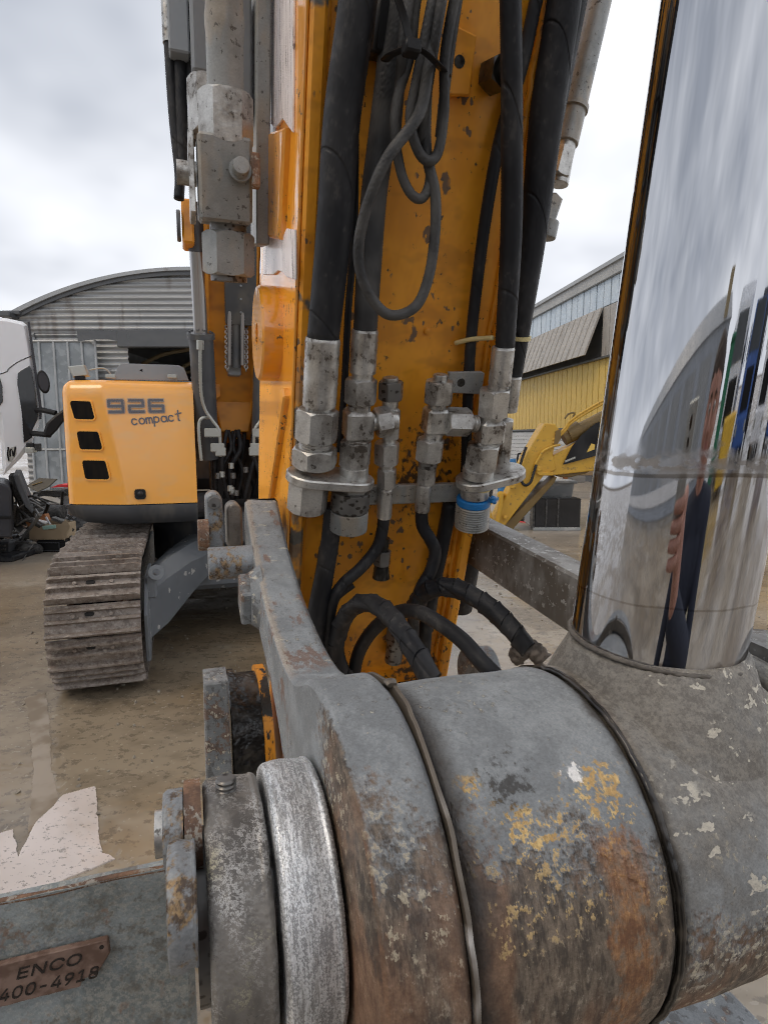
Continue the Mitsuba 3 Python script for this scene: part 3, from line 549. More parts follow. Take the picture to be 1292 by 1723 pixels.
# hoses below the couplings
hose([(560, 850, .018), (556, 905, .018), (546, 965, .02), (535, 1025, .024), (524, 1090, .03), (519, 1160, .03)], [30, 31, 32, 34, 36, 36], label='broad flattened hose running down behind the lever')
hose([(646, 868, C3), (643, 893, C3), (634, 922, C3 + .002), (608, 955, C3 + .006), (578, 982, C3 + .01), (560, 1012, C3 + .012), (553, 1060, C3 + .01), (552, 1130, C3 + .01)], 20, n=16)
hose([(563, 880, 0), (542, 920, 0), (538, 960, 0), (545, 1010, 0)], 9, n=10)
hose([(595, 985, -.012), (575, 1000, -.008), (560, 1015, 0)], 9, n=10)
hose([(709, 856, C3), (711, 885, C3), (724, 908, C3 + .004), (732, 930, C3 + .006), (724, 962, C3 + .008), (708, 990, C3 + .01), (697, 1030, C3 + .01), (694, 1090, C3)], 21, n=16)
hose([(758, 845, -.002), (742, 925, -.002), (728, 990, 0), (716, 1060, 0), (712, 1120, 0)], 24, n=14)
p0 = S(642, 926, .0)
k = numbered(X + '__hose_plug')
add(k, 'hex_nut', [hexnut(S(644, 926, .004), S(642, 950, .006), .011)], 'dark_steel'); add(k, 'nipple', [cyl(S(642, 950, .006), S(641, 972, .008), .009, .011), cyl(S(646, 905, .003), S(644, 928, .004), .007)], 'grease')
def wrapped(pts, w, label, turns):
    P = path(pts); L = smoothline(P, 12); r = float(np.mean([wpx(q, w) for q in P]))
    h = add(X, 'wrapped_hose', tube(P, r * .93, 18, 12), 'rubber', True, label)
    s = np.r_[0, np.cumsum(np.linalg.norm(np.diff(L, axis=0), axis=1))]; n = 26 * turns
    at = np.linspace(0, s[-1], n); C = np.c_[[np.interp(at, s, L[:, i]) for i in range(3)]].T
    t = np.gradient(C, axis=0); t /= np.linalg.norm(t, axis=1, keepdims=True); x = frame(t[0])[0]; a, b, nn, f = [], [], [], []
    step = s[-1] / turns
    for i in range(n):
        x = unit(x - t[i] * (x @ t[i])); y = np.cross(t[i], x); an = 2 * np.pi * i / 26
        d = np.cos(an) * x + np.sin(an) * y
        lift = r * (1.02 + .05 * math.sin(i * .9 + len(label)))
        a.append([C[i] - t[i] * step * .485 + d * lift * 1.09, C[i] - t[i] * step * .2 + d * lift * .99, C[i] + t[i] * step * .2 + d * lift * .985, C[i] + t[i] * step * .485 + d * lift * 1.0, C[i] + t[i] * step * .485 + d * r * .90, C[i] - t[i] * step * .485 + d * r * .90])
    V = np.array(a).reshape(-1, 3)
    for i in range(n - 1):
        for j in range(6):
            p, q = i * 6 + j, i * 6 + (j + 1) % 6; f += [[p, q, q + 6], [p, q + 6, p + 6]]
    add(h, 'spiral_wrap', trimesh.Trimesh(V, np.array(f), process=False), 'rubber', 40)
wrapped([(577, 1140, .03), (566, 1095, .035), (576, 1048, .045), (600, 1019, .065), (632, 1018, .10), (662, 1043, .145), (690, 1083, .19), (714, 1124, .225), (730, 1160, .245)], 31, 'left spiral-wrapped hose arching towards the camera', 11)
wrapped([(700, 1018, .012), (712, 999, .03), (737, 989, .05), (769, 991, .07), (802, 1007, .095), (834, 1031, .12), (862, 1060, .145), (888, 1092, .165)], 32, 'right spiral-wrapped hose arching to the rod eye', 11)
hose([(592, 1170, .02), (600, 1110, .025), (619, 1071, .035), (648, 1042, .05), (675, 1029, .07), (706, 1031, .10), (741, 1050, .13), (778, 1078, .165), (811, 1115, .20), (842, 1146, .22)], 25, n=18, label='smooth black hose between the two wrapped ones')
for x, y in ((574, 1142), (668, 1062)):
    p = S(x, y, .03 if x < 600 else -.004); add(X, 'hose_end', [hexnut(p - SU * .016, p + SU * .012, .015), cyl(p - SU * .05, p - SU * .016, .012)], 'dark_steel', 32)
bt = path([(868, 1108, .155), (878, 1094, .160), (896, 1093, .166), (915, 1112, .178)])
add(X, 'rubber_boot', rough(tube(bt, [.0085, .0115, .0095, .010], 28, 14), .0034, 230, 4), 'boot_rubber', True, 'crumpled rubber boot where the right hose meets the eye')
mat('grey_dirty', lambda p, n, uv: mix(mix((.235, .23, .22), (.115, .103, .09), smoothstep(.3, .6, fb(p.x * 30, p.y * 30, p.z * 22, 5))), (.40, .40, .39), smoothstep(.62, .68, fb(p.x * 150, p.y * 150, p.z * 150, 4, .7)) * .7), .5, .2)
# ---------------------------------------------------------------- pin, levers, bucket rod
PA = np.array([0, PC[0], PC[1]])
def pin(u): return np.array([u, PC[0], PC[1]])
arc = [(PC[0] + .109 * math.cos(t), PC[1] + .109 * math.sin(t)) for t in np.linspace(math.radians(62), math.radians(322), 64)]
upper = [(.705, 1.418), (.672, 1.396), (.63, 1.372), (.58, 1.352), (.53, 1.336), (.48, 1.326), (.44, 1.322), (.405, 1.323), (.375, 1.329)]
lower = [(.415, 1.20), (.445, 1.243), (.48, 1.264), (.53, 1.280), (.58, 1.293), (.635, 1.312), (.69, 1.335), (.72, 1.365), (.72, 1.40)]
LV = np.array(smoothline(upper, 4).tolist() + arc + smoothline(lower, 4).tolist())
def lever(u0, u1): return prism(LV, [u0, 0, 0], MX, ZX, u1 - u0, .003)
LE = add(X, 'lever', lever(.0625, .1005), 'pin_paint', 40, 'left grey lever from the rod pin up to the stick')
wd = lambda R, u, r, a0=0, a1=360, j=.0015: tube([pin(u) + np.array([0, (R + rng.normal(0, j)) * math.cos(a), (R + rng.normal(0, j)) * math.sin(a)]) for a in np.radians(np.linspace(a0, a1, int(abs(a1 - a0) / 3)))], r, 10, 2, flat=1.0)
# thin shim ring with its bent end
pts = [pin(.1035 + .0012 * math.sin(7 * a)) + np.array([0, (.1085 + .0012 * math.sin(5 * a)) * math.cos(a), (.1085 + .0012 * math.sin(5 * a)) * math.sin(a)]) for a in np.radians(np.linspace(86, 300, 90))]
end = [HM(652, 1176, .31), HM(640, 1163, .315), HM(628, 1160, .33)]
mat('shim_metal', lambda p, n, uv: mix(mix((.10, .085, .07), (.20, .17, .135), fbm(p.x * 70, p.y * 70, p.z * 70, 3)), (.62, .60, .58), smoothstep(.5, .62, fbm(p.x * 30, p.y * 30, p.z * 26, 3)) * smoothstep(1.335, 1.30, p.z)), .45, .3,
    bump=lambda p, n, uv: fbm(p.x * 120, p.y * 120, p.z * 120, 3), scale=.001, eps=4e-4)
sr_ = revolve([(.099, 0), (.1082, 0), (.1086, .0011), (.1082, .0022), (.099, .0022), (.099, 0)], pin(.1012), UX, 180)
dv = sr_.vertices - pin(.1012); an = np.arctan2(dv[:, 2], dv[:, 1]); pr_ = np.c_[np.cos(an), np.sin(an), an * 0] * 4
sr_.vertices = pin(.1012) + dv * np.c_[np.ones(len(an)), 1 + .03 * (meshkit.fbm(pr_, 3, 5) - .5), 1 + .03 * (meshkit.fbm(pr_, 3, 5) - .5)] + UX * (.006 * (meshkit.fbm(pr_ * .7, 3, 8) - .5))[:, None]
add(X, 'shim_ring', [sr_, tube([pts[2], pts[1]] + end, [.0030, .004, .006, .006, .004], 10, 6, flat=.5)], 'shim_metal', 40, 'thin bent shim ring with bright worn edges')
def drum(u0, u1, R, b): return rough(revolve([(0, 0)] + [(R - b + b * math.sin(t), b - b * math.cos(t)) for t in np.linspace(0, np.pi / 2, 7)] + [(R + .0006 * math.sin(q * 5), b + q * (u1 - u0 - 2 * b)) for q in np.linspace(.04, .96, 22)] + [(R - b + b * math.sin(t), u1 - u0 - b - b * math.cos(t)) for t in np.linspace(np.pi / 2, np.pi, 7)] + [(0, u1 - u0)], pin(u0), UX, 160), .0005, 60)
BO = add(X, 'pin_boss', drum(.106, .2135, .0995, .006), 'pin_paint', True, 'wide rusty boss with flaking yellow paint beside the rod eye')
# the rod and its eye
RP, RD = np.array([.2813, .296, 1.359]), unit([.0629, -.07, 1])
RR = .0513
RZ[:] = [float(v) for v in (hit(1143, 803, RP - RR * MX, MX)[2], hit(1117, 1037, RP - RR * MX, MX)[2], RP[2])]
BC = numbered(X + '__bucket_cylinder')
add(BC, 'chrome_rod', revolve([(0, -.02), (RR, -.02), (RR, .05), (RR, .3), (RR, 1.0), (0, 1.0)], RP, RD, 160), 'chrome', 30, 'polished chrome rod with a dirty ring near its foot')
add(BC, 'barrel', [cyl(RP + RD * .82, RP + RD * 1.9, .075, n=48, b=.006)], 'grey_machine', 35)
eu0, eu1 = .2165, .338
def sphere_set(ps): return Manifold.batch_hull([toman(trimesh.creation.icosphere(2, r).apply_translation(p)) for p, r in ps])
bod = man(toman(drum(eu0, eu1, .0975, .007)))
x_, y_, a_ = frame(RD)
rim = [RP + RD * .002 + .0535 * (math.cos(t) * x_ + math.sin(t) * y_) for t in np.linspace(0, 2 * np.pi, 48, endpoint=False)]
low_ = [np.array([eu0 + .010 + (eu1 - eu0 - .020) * (.5 + .5 * math.cos(t)), PC[0] + .086 * math.sin(t), PC[1] + .052]) for t in np.linspace(0, 2 * np.pi, 48, endpoint=False)]
mids = []
for k, (s, f) in enumerate(((.33, .26), (.66, .62))):
    pass
neck = None
rings_ = []
def ringof(h):                                          # flare: rod foot -> broad saddle
    q = 1 - (1 - h) ** 1.5
    return np.array([a * (1 - q) + b * q - np.array([0, 0, 0.0]) for a, b in zip([RP + RD * .001 + .0520 * np.array([math.cos(t), math.sin(t), 0]) for t in np.linspace(0, 2 * np.pi, 64, endpoint=False)],
           [np.array([(eu0 + eu1) / 2 + (eu1 - eu0) * .5 * math.copysign(abs(math.cos(t)) ** .55, math.cos(t)), PC[0] + .082 * math.copysign(abs(math.sin(t)) ** .75, math.sin(t)), PC[1] + .058]) for t in np.linspace(0, 2 * np.pi, 64, endpoint=False)])]) * [1, 1, 0] + np.array([0, 0, 1]) * (RP[2] + .002 - (RP[2] + .002 - PC[1] - .030) * h)
hs = np.linspace(0, 1, 18); V = np.vstack([ringof(h) for h in hs] + [[RP], [pin((eu0 + eu1) / 2) + ZX * .040]]); f = []
for i in range(17):
    for j in range(64):
        k2 = (j + 1) % 64; f += [[i * 64 + j, i * 64 + k2, i * 64 + 64 + k2], [i * 64 + j, i * 64 + 64 + k2, i * 64 + 64 + j]]
f += [[len(V) - 2, (j + 1) % 64, j] for j in range(64)] + [[len(V) - 1, 17 * 64 + j, 17 * 64 + (j + 1) % 64] for j in range(64)]
neck = trimesh.Trimesh(V, np.array(f), process=False)
add(BC, 'rod_eye', [rough(bod.subdivide() if False else bod, .0006, 50), rough(neck, .0012, 90)], 'pin_paint', True, 'dirty grey eye flaring up to the chrome rod')
add(BC, 'weld_bead', [tube([RP + RD * .001 + (RR + .0012 + rng.normal(0, .0003)) * (math.cos(t) * x_ + math.sin(t) * y_) for t in np.linspace(0, 2 * np.pi, 160, endpoint=False)], .0017, 10, 1, closed=True)], 'weld', True)
add(X, 'grease_seam', [wd(.0985, .2152, .0020, 20, 340, .0005)], 'grease', True)
add(X, 'pin_boss', drum(.3415, .362, .0995, .006), 'pin_paint', True, 'right-hand boss beyond the rod eye')
RB = np.array([HU(x, y, .36)[1:] for x, y in ((778, 905), (800, 884), (965, 950), (965, 985), (950, 1060), (780, 945))])
RB = np.array([(.80, 1.345), (.79, 1.385), (.72, 1.376), (.489, 1.352), (.42, 1.346), (.36, 1.342), (.33, 1.32), (.34, 1.24), (.42, 1.262), (.499, 1.290), (.735, 1.315)])
add(X, 'lever', [prism(RB, [.364, 0, 0], MX, ZX, .038, .003), cyl(pin(.364), pin(.402), .105, n=64)], 'grey_dirty', 40, 'right lever, a straight dirty bar passing behind the chrome rod')
add(X, 'pin_ring', drum(.0325, .0605, .0665, .0032), 'scuffed_steel', 50, 'bright scuffed steel ring on the end of the pin')
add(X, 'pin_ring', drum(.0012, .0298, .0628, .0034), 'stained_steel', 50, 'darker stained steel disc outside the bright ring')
add(X, 'pin_shaft', cyl(pin(-.004), pin(.42), .04, n=40), 'dark_steel')
q = hit(308, 1600, pin(0) - MX * .062, MX)
add(X, 'pin_head', [drum(-.0105, .0015, .0255, .0012).apply_translation(q - pin(-.0045) + MX * .0265)], 'bossy_steel', 50, 'rusty flaking pin head left of the stained disc')
q2 = HM(306, 1440, .275)
add(X, 'pin_bolt', [revolve([(0, 0), (.018, 0), (.0195, .002), (.0195, .0095), (0, .0095)], q2 - UX * .0085 + MX * .02, UX, 48)], 'bossy_steel', 40, 'upper bolt head left of the stained disc')
add(X, 'pin_bolt_tip', [cyl(q2 - UX * .0125 + MX * .02, q2 - UX * .0085 + MX * .02, .011, n=32)], 'zinc_steel')
add(X, 'pin_collar', [cyl(q2 + UX * .0015 + MX * .022, q2 + UX * .0095 + MX * .022, .0215, n=40)], 'rusty_steel')
qs = HM(381, 1345, .30)
add(X, 'stud_bolt', [thread(qs - ZX * .02, qs + ZX * .012, .0053, .0026, .0010), cyl(qs - ZX * .022, qs - ZX * .003, .009, n=24)], 'dark_steel', 30)
# stub pins at the lever's upper end
def stub(u0, u1, c, r, mt, n=40, nm='stub_pin', label=None): return add(X, nm, [revolve([(0, 0), (r - .001, 0), (r, .001), (r, u1 - u0), (0, u1 - u0)], [u0, c[1], c[2]], UX, n)], mt, 35, label)
c1 = HM(378, 947, .64); stub(.0175, .063, c1, .0172, 'bossy_steel', label='short rusty stub pin on the left lever')
c2 = HM(410, 1008, .60); add(X, 'lever_lug', [cbox([.0575, c2[1], c2[2]], [.012, .02, .0185], [UX, unit([0, 1, .35]), unit([0, -.35, 1])], .002), cyl([.055, c2[1], c2[2]], [.066, c2[1], c2[2]], .026, .034, 28)], 'grey_paint_worn', 35)
for (xa, ya, xb, yb, mm, nm) in ((345, 830, 377, 922, .70, 0), (381, 848, 409, 920, .74, 1)):
    a, b = HM(xa, ya, mm), HM(xb, yb, mm); w, h = b[0] - a[0], a[2] - b[2]
    th = np.linspace(0, np.pi, 14); P = np.vstack([np.c_[w / 2 + w / 2 * np.cos(th), h - w / 2 + w / 2 * np.sin(th)], [[0, 0]], [[w, 0]]])
    lk = add(X, 'link_plate', [prism(P, [a[0], mm, b[2]], UX, ZX, .045, .002, az=MX)], 'stained_steel' if nm else 'bossy_steel', 35)
    if not nm: add(lk, 'bolt', [hexnut(np.array([a[0] + w * .5, mm, b[2] + h * .83]), np.array([a[0] + w * .5, mm - .008, b[2] + h * .83]), .0075)], 'dark_steel', 30)
c3 = HM(342, 900, .70); stub(c3[0] - .006, c3[0] + .006, c3, .018, 'rusty_steel', nm='pin_end', label='rusty orange pin end left of the link plates')
# foot of the stick: ear, greasy boss
e0, e1 = HM(340, 1152, .70), HM(393, 1345, .70)
add(X, 'foot_ear', [prism([(0, -.18), (e1[0] - e0[0], -.18), (e1[0] - e0[0] - .002, .0), (.002, .0)], [e0[0], .70, e0[2]], UX, ZX, .05, .002, az=MX)], 'grey_paint_worn', 35, 'upright grey ear below the left lever')
fc = HM(420, 1240, .76); fc = np.array([0, .80, fc[2] - .02])
add(X, 'foot_boss', [revolve([(0, 0), (.085, 0), (.088, .003), (.088, .040), (0, .040)], [e1[0] + .002, fc[1], fc[2]], UX, 64), revolve([(.094, 0), (.094, .008)], [e1[0] + .003, fc[1], fc[2]], UX, 64)], 'grease', 40, 'greasy black boss at the foot of the stick')
add(X, 'foot_ring', [revolve([(.03, 0), (.096, 0), (.096, .012), (.03, .012)], [e1[0] + .041, fc[1], fc[2]], UX, 64)], 'orange_greasy', 40, 'orange ring of the stick foot, streaked with grease')
add(X, 'stick_foot', [revolve([(0, 0), (.10, 0), (.10, .16), (0, .16)], [.11, fc[1] + .01, fc[2] - .01], UX, 64)], 'orange_paint_worn', 40)
fr = HM(775, 1135, .70); stub(.352, .385, fr, .034, 'grey_paint_worn', nm='foot_pin', label='grey pin end at the right foot of the stick')
# bucket link with the cast plate
la, lb = HM(-60, 1503, .372), HM(300, 1436, .372)
zt2 = lb[2] - .004; DN = unit([0, -.50, -1]); FN = unit([0, -1, .50])
LK = add(X, 'bucket_link', [prism([(.0, .0), (.0, -.06), (-.012, -.12), (.0, -.30), (.03, -.30), (.022, -.03), (.008, .0)], [-.32, .366, zt2], MX, ZX, .312, .004, az=UX)], 'link_paint', 35, 'weathered grey bucket link with a cast plate')
add(LK, 'rim', [tube([np.array([u, .368, zt2 - .0012 + .0006 * math.sin(u * 90)]) for u in np.linspace(-.31, -.015, 60)], .0022, 8, 1)], 'rusty_steel', True)
t0, t1 = HM(190, 1583, .3635), HM(0, 1650, .3635)
ep = unit([1, 0, .02]); base = HM(80, 1636, .3625)
PL = Polygon([(-.12, -.0135), (.017, -.0135), (.0185, -.009), (.026, -.009), (.030, -.003), (.0345, .004), (.0335, .0135), (-.12, .0135)]).buffer(-.001).buffer(.001)
pp = np.array(PL.exterior.segmentize(.004).coords)[:-1]; pp = pp + .0006 * np.c_[meshkit.fbm(np.c_[pp * 300, pp[:, :1] * 0], 2) - .5, meshkit.fbm(np.c_[pp * 300, pp[:, :1] * 0 + 5], 2) - .5]
vy = ZX; CPL = add(LK, 'cast_plate', [prism(pp, base + MX * .002, UX, vy, .0042, .0006, az=-MX)], 'rusty_plate', 30, 'rusty cast plate with raised lettering')
mat('dark_ink', (.022, .016, .013), .7)
add(CPL, 'lettering', [mtext('ENCO', .0068, base + UX * -.0165 + ZX * .0022 - MX * .0022, UX, vy, .0007, False, .0335, .28), mtext('400-4918', .0072, base + UX * -.0265 - ZX * .0095 - MX * .0022, UX, vy, .0007, False, .0525, .25)], 'dark_ink', False, 'raised dark lettering reading ENCO 400-4918')
for du, dz in ((.030, .0095), (.026, -.0065)): add(LK, 'plate_hole', [cyl(base + UX * du + ZX * dz - MX * .0019, base + UX * du + ZX * dz - MX * .0026, .0013, n=14)], 'dark_ink')
b2 = HM(1140, 1715, .36); add(X, 'lower_link', [cbox(b2 + np.array([.02, .02, -.035]), [.05, .05, .035], None, .004)], 'grey_paint_worn', 35, 'edge of the lower link under the rod eye')

# ---------------------------------------------------------------- pipes on both sides of the stick
def side_pipes(sgn):
    fl = (lambda m: m) if sgn > 0 else (lambda m: mirror(m))
    def mirror(m): m = m.copy(); m.vertices[:, 0] = .462 - m.vertices[:, 0]; m.faces = m.faces[:, ::-1]; return m
    mm = .70
    def at(x, y, d=0.0): return HM(x, y, mm + d)
    k = numbered(X + '__side_pipe'); lab(k, ('left' if sgn > 0 else 'right') + '-hand grey pipe clamped beside the stick')
    A = lambda n, m, mt, s=32: add(k, n, fl(cat_(m)), mt, s)
    tl = unit([0, -.30, 1])
    def along(x, y, d=0): P = at(x, y, d); return P
    pc = at(379, 120, -.03); r = .0182
    def pp(z): return np.array([pc[0], pc[1] - (z - pc[2]) * .25, z])
    zz = lambda y: at(380, y, -.03)[2]
    A('pipe', [revolve([(r, 0), (r, .02), (r * 1.01, .06), (r * 1.06, .068), (r * 1.06, .076), (r, .084), (r, 1.4)], pp(zz(175)), pp(2.5) - pp(1.5), 40)], 'grey_plated', 30)
    A('hex_nut', [hexnut(pp(zz(232)), pp(zz(150)), .0278, n=6)], 'zinc_steel')
    A('collar', [cyl(pp(zz(258)), pp(zz(226)), .0215), thread(pp(zz(242)), pp(zz(228)), .023, .003, .001)], 'zinc_steel')
    a, b = at(325, 232), at(417, 378)
    tilt = [UX, unit([0, 1, .25]), unit([0, -.25, 1])]
    bc_ = np.array([(a[0] + b[0]) / 2 + .003, mm, (a[2] + b[2]) / 2]); hw, hh = (b[0] - a[0]) / 2, (a[2] - b[2]) / 2
    A('valve_block', [cbox(bc_, [hw, .03, hh], tilt, .003)], 'grey_plated')
    pb = np.array([bc_[0] + hw * .52, mm - .036, bc_[2] + .0])
    A('bolt', [cyl(pb, pb - MX * .014, .0085, n=24, b=.001), cyl(pb, pb - MX * .003, .0115, n=24)], 'grey_plated'); A('washer', [cbox(pb + UX * .015 - MX * .004, [.004, .006, .016], None, .001)], 'rusty_steel')
    A('plug', [cyl(np.array([a[0] + .002, mm, bc_[2] + .005]), np.array([a[0] - .018, mm, bc_[2] + .005]), .012, n=24), cbox(np.array([a[0] - .003, mm, bc_[2] + .0]), [.003, .02, .04], None, .001)], 'zinc_steel')
    nl = np.array([bc_[0] + .004, mm + .012, bc_[2] - hh])
    A('hex_nut', [hexnut(nl - ZX * .050 + MX * .010, nl - ZX * .006, .0285)], 'grey_plated'); A('collar', [cyl(nl - ZX * .056 + MX * .012, nl + ZX * .004, .020)], 'dark_steel')
    z0_, z1_ = at(440, 392)[2], at(440, -200)[2]
    A('mount_plate', [cbox([.0945, .72, (z0_ + z1_) / 2], [.0075, .030, (z1_ - z0_) / 2], [UX, unit([0, 1, .25]), unit([0, -.25, 1])], .0015)], 'grey_plated')
    A('clamp_plate', [cbox(np.array([.078, .735, at(420, 75)[2]]), [.006, .03, .055], tilt, .002)], 'grey_light')
    g0, g1 = at(316, -80, .08), at(356, 112, .08)
    A('valve_block', [cbox([(g0[0] + g1[0]) / 2, .80, (g0[2] + g1[2]) / 2], [(g1[0] - g0[0]) / 2, .035, (g0[2] - g1[2]) / 2], tilt, .003)], 'grey_light')
    n1 = at(345, 115, .10); A('collar', [cyl(n1 - ZX * .02, n1, .013)], 'zinc_steel'); A('hex_nut', [hexnut(n1 - ZX * .075, n1 - ZX * .012, .022)], 'zinc_steel')
    A('valve_block', [cbox(at(300, 45, .12), [.012, .015, .035], None, .002)], 'grey_light')
    for (xs, w) in ((((281, -90), (283, 40), (292, 190), (302, 290), (301, 335)), .0062), (((296, -90), (302, 60), (305, 200), (309, 300)), .0085), (((325, -60), (324, 90), (325, 190), (322, 240)), .009)):
        add(k, 'thin_hose', fl(tube([at(x, y, .13) for x, y in xs], w, 12, 8)), 'rubber', True)
    c0 = at(283, 20, .13); A('ferrule', [cyl(c0 - ZX * .035, c0 + ZX * .02, .0078)], 'zinc_steel')
side_pipes(1)
k = numbered(X + '__side_pipe'); lab(k, 'right-hand grey pipe leaning along the far edge of the stick')
R_ = lambda x, y, m=.70: HM(x, y, m)
pa, pb_ = R_(1022, -60), R_(958, 215)
add(k, 'pipe', [cyl(pb_ - unit(pa - pb_) * .02, pa + unit(pa - pb_) * 1.2, .0155, n=28), cyl(R_(966, 178), R_(964, 186), .0185, n=28)], 'grey_plated', 30)
add(k, 'hex_nut', [hexnut(R_(936, 300), R_(948, 252), .0165)], 'zinc_steel', 32); add(k, 'collar', [cyl(R_(940, 310), R_(956, 222), .012)], 'zinc_steel', 32)
add(k, 'valve_block', [prism([(p[0], p[2]) for p in (R_(885, 322), R_(938, 322), R_(949, 333), R_(936, 372), R_(918, 408), R_(885, 408))], [0, .70, 0], UX, ZX, .05, .003, az=MX)], 'grey_plated', 30)
add(k, 'round_cap', [cyl(R_(924, 372, .695), R_(920, 402, .695), .0125, .011, n=28, b=.002)], 'grey_plated', 30)
# ================================================================ THE DIGGER: MACHINE BEHIND
# boom
CM2 = .668
bu0, bu1 = .155, .505
bp_ = [(4.75, 1.42), (4.62, 1.50), (3.35, 4.05), (2.9, 4.75), (1.6, 4.35), (.25, 3.45), (.1, 3.6), (.3, 3.95), (1.4, 4.95), (2.9, 5.6), (3.6, 5.3), (4.3, 4.1), (5.1, 2.0), (5.05, 1.45)]
BM = add(X, 'boom', prism(bp_, [bu0, 0, 0], MX, ZX, bu1 - bu0, .01), 'orange_far', 30)
fo = [HM(351, 636, 4.55), HM(436, 636, 4.55), HM(418, 727, 4.55), HM(371, 727, 4.55)]
add(BM, 'boom_foot', prism([(p[0], p[2]) for p in fo], [0, 4.50, 0], UX, ZX, .35, .01, az=MX), 'orange_far', 30)
for xx in ((350, 372), (424, 440)):
    a, b = HM(xx[0], 600, 4.42), HM(xx[1], 680, 4.42); add(BM, 'cheek_plate', prism([(a[0], b[2]), (b[0], b[2] + .06), (b[0], a[2]), (a[0] - .01, a[2] + .18)], [0, 4.44, 0], UX, ZX, .03, .004, az=MX), 'orange_far', 30)
a, b = HM(300, 335, 3.95), HM(320, 412, 3.95)
add(BM, 'cylinder_ear', [cbox([(a[0] + b[0]) / 2 + .02, 4.0, (a[2] + b[2]) / 2], [.034, .09, (a[2] - b[2]) / 2], None, .012)], 'orange_far', 30)
a, b = HM(296, 352, 3.95), HM(305, 405, 3.95)
add(BM, 'pin_cap', [cyl([a[0], 3.96, (a[2] + b[2]) / 2], [b[0], 3.96, (a[2] + b[2]) / 2], (a[2] - b[2]) / 2, n=24, b=.006)], 'grey_machine')
for x0, x1 in ((345, 352), (428, 436)):
    a, b = HM(x0, 470, 4.0), HM(x1, 470, 4.0); add(BM, 'wear_strip', [cbox([(a[0] + b[0]) / 2, 4.06 + .0, 2.5], [.012, .02, .9], [UX, unit([0, 1, .5]), unit([0, -.5, 1])], .003)], 'orange_far', 30)
# guarded cylinder in front of the boom
gd = [HM(377, 400, 3.95), HM(430, 400, 3.95), HM(427, 543, 4.22), HM(381, 543, 4.22)]
SC = numbered(X + '__stick_cylinder')
gv_ = np.array([gd[0], gd[1], gd[2], gd[3]]); gu = unit((gd[0] + gd[1]) / 2 - (gd[2] + gd[3]) / 2)
gw = [(gd[2][0], 0), (gd[3][0], 0)]
gm = (gd[2] + gd[3]) / 2
add(SC, 'guard', [cbox(gm + gu * .75 + np.array([0, .0, 0]), [.098, .05, .75], [UX, unit(np.cross(gu, UX)), gu], .006)], 'grey_machine', 30)
for i in range(5):
    p = HM(402, 448 + i * 20, 4.05); p = gm + gu * (.09 + i * .085) + unit(np.cross(gu, UX)) * .051 * (1 if np.cross(gu, UX)[1] < 0 else -1); add(SC, 'rivet', [trimesh.creation.icosphere(1, .007).apply_translation(p)], 'grey_light')
for x in (386, 408): add(SC, 'guide_rod', [cyl(HM(x, 614, 4.22), HM(x, 520, 4.14), .013, n=18)], 'rod_steel')
add(SC, 'inner_rod', [cyl(HM(397, 618, 4.27), HM(397, 520, 4.19), .034, n=24)], 'grey_machine')
add(SC, 'end_block', [cbox(HM(394, 620, 4.36), [.042, .05, .05], None, .006)], 'grey_light', 30); add(SC, 'bolt', [hexnut(HM(393, 606, 4.30), HM(393, 598, 4.30), .02)], 'rusty_steel')
for x in (382, 414):
    ch = [trimesh.creation.torus(.012, .005, 10, 6).apply_transform(trimesh.transformations.rotation_matrix(math.pi / 2 * (1 if i % 2 else 0), [0, 0, 1]) @ trimesh.transformations.rotation_matrix(math.pi / 2, [1, 0, 0])).apply_translation(HM(x, 550 + i * 4.2, 4.24)) for i in range(18)]
    add(SC, 'chain', ch, 'zinc_steel')
# boom cylinders
def bcyl(sx, nm):
    f = (lambda P: P) if sx > 0 else (lambda P: np.asarray(P) * [-1, 1, 1] + [CM2, 0, 0])
    k = numbered(X + '__boom_cylinder'); R0 = HM(327, 345, 3.97); R1 = HM(338, 562, 4.18); B1 = HM(350, 770, 4.4)
    add(k, 'rod', cyl(f(R0 + ZX * .0), f(R1), .044, n=28), 'rod_steel'); hd = HM(327, 350, 3.97)
    add(k, 'rod_head', [cyl(f(R0 + unit(R0 - R1) * .02), f(R0 + unit(R1 - R0) * .26), .048, n=28, b=.006)], 'grey_machine')
    add(k, 'barrel', [cyl(f(R1), f(B1), .078, n=36, b=.004), cyl(f(R1 + unit(B1 - R1) * .28), f(R1 + unit(B1 - R1) * .29), .081, n=36)], 'grey_machine')
    add(k, 'gland', [cyl(f(R1 - unit(B1 - R1) * .006), f(R1 + unit(B1 - R1) * .03), .088, n=36)], 'grey_machine')
    for t in np.linspace(0, math.pi, 6): add(k, 'gland_bolt', [hexnut(f(R1 + np.array([.07 * math.cos(t), -.07 * math.sin(t), 0]) - unit(B1 - R1) * .006), f(R1 + np.array([.07 * math.cos(t), -.07 * math.sin(t), 0]) - unit(B1 - R1) * .018), .009)], 'grey_machine')
    pts = [(337, 580, 4.09), (337, 620, 4.12), (339, 665, 4.16), (346, 690, 4.18), (358, 708, 4.18), (369, 726, 4.18), (371, 768, 4.2)]
    add(k, 'steel_pipe', tube([f(HM(*p)) for p in pts], .011, 10, 6), 'pale_metal', True); add(k, 'pipe_nut', [hexnut(f(HM(337, 572, 4.09)), f(HM(337, 588, 4.1)), .024)], 'pale_metal')
    add(k, 'steel_pipe', tube([f(HM(*p)) for p in ((339, 775, 4.2), (335, 735, 4.19), (335, 712, 4.19), (341, 703, 4.19), (352, 703, 4.22))], .011, 10, 6), 'pale_metal', True)
    for x, y, w in ((358, 728, .055), (366, 753, .045), (371, 760, .035)): add(k, 'pipe_clamp', [cbox(f(HM(x, y, 4.19)), [w, .02, .03], None, .006)], 'pale_metal', 30)
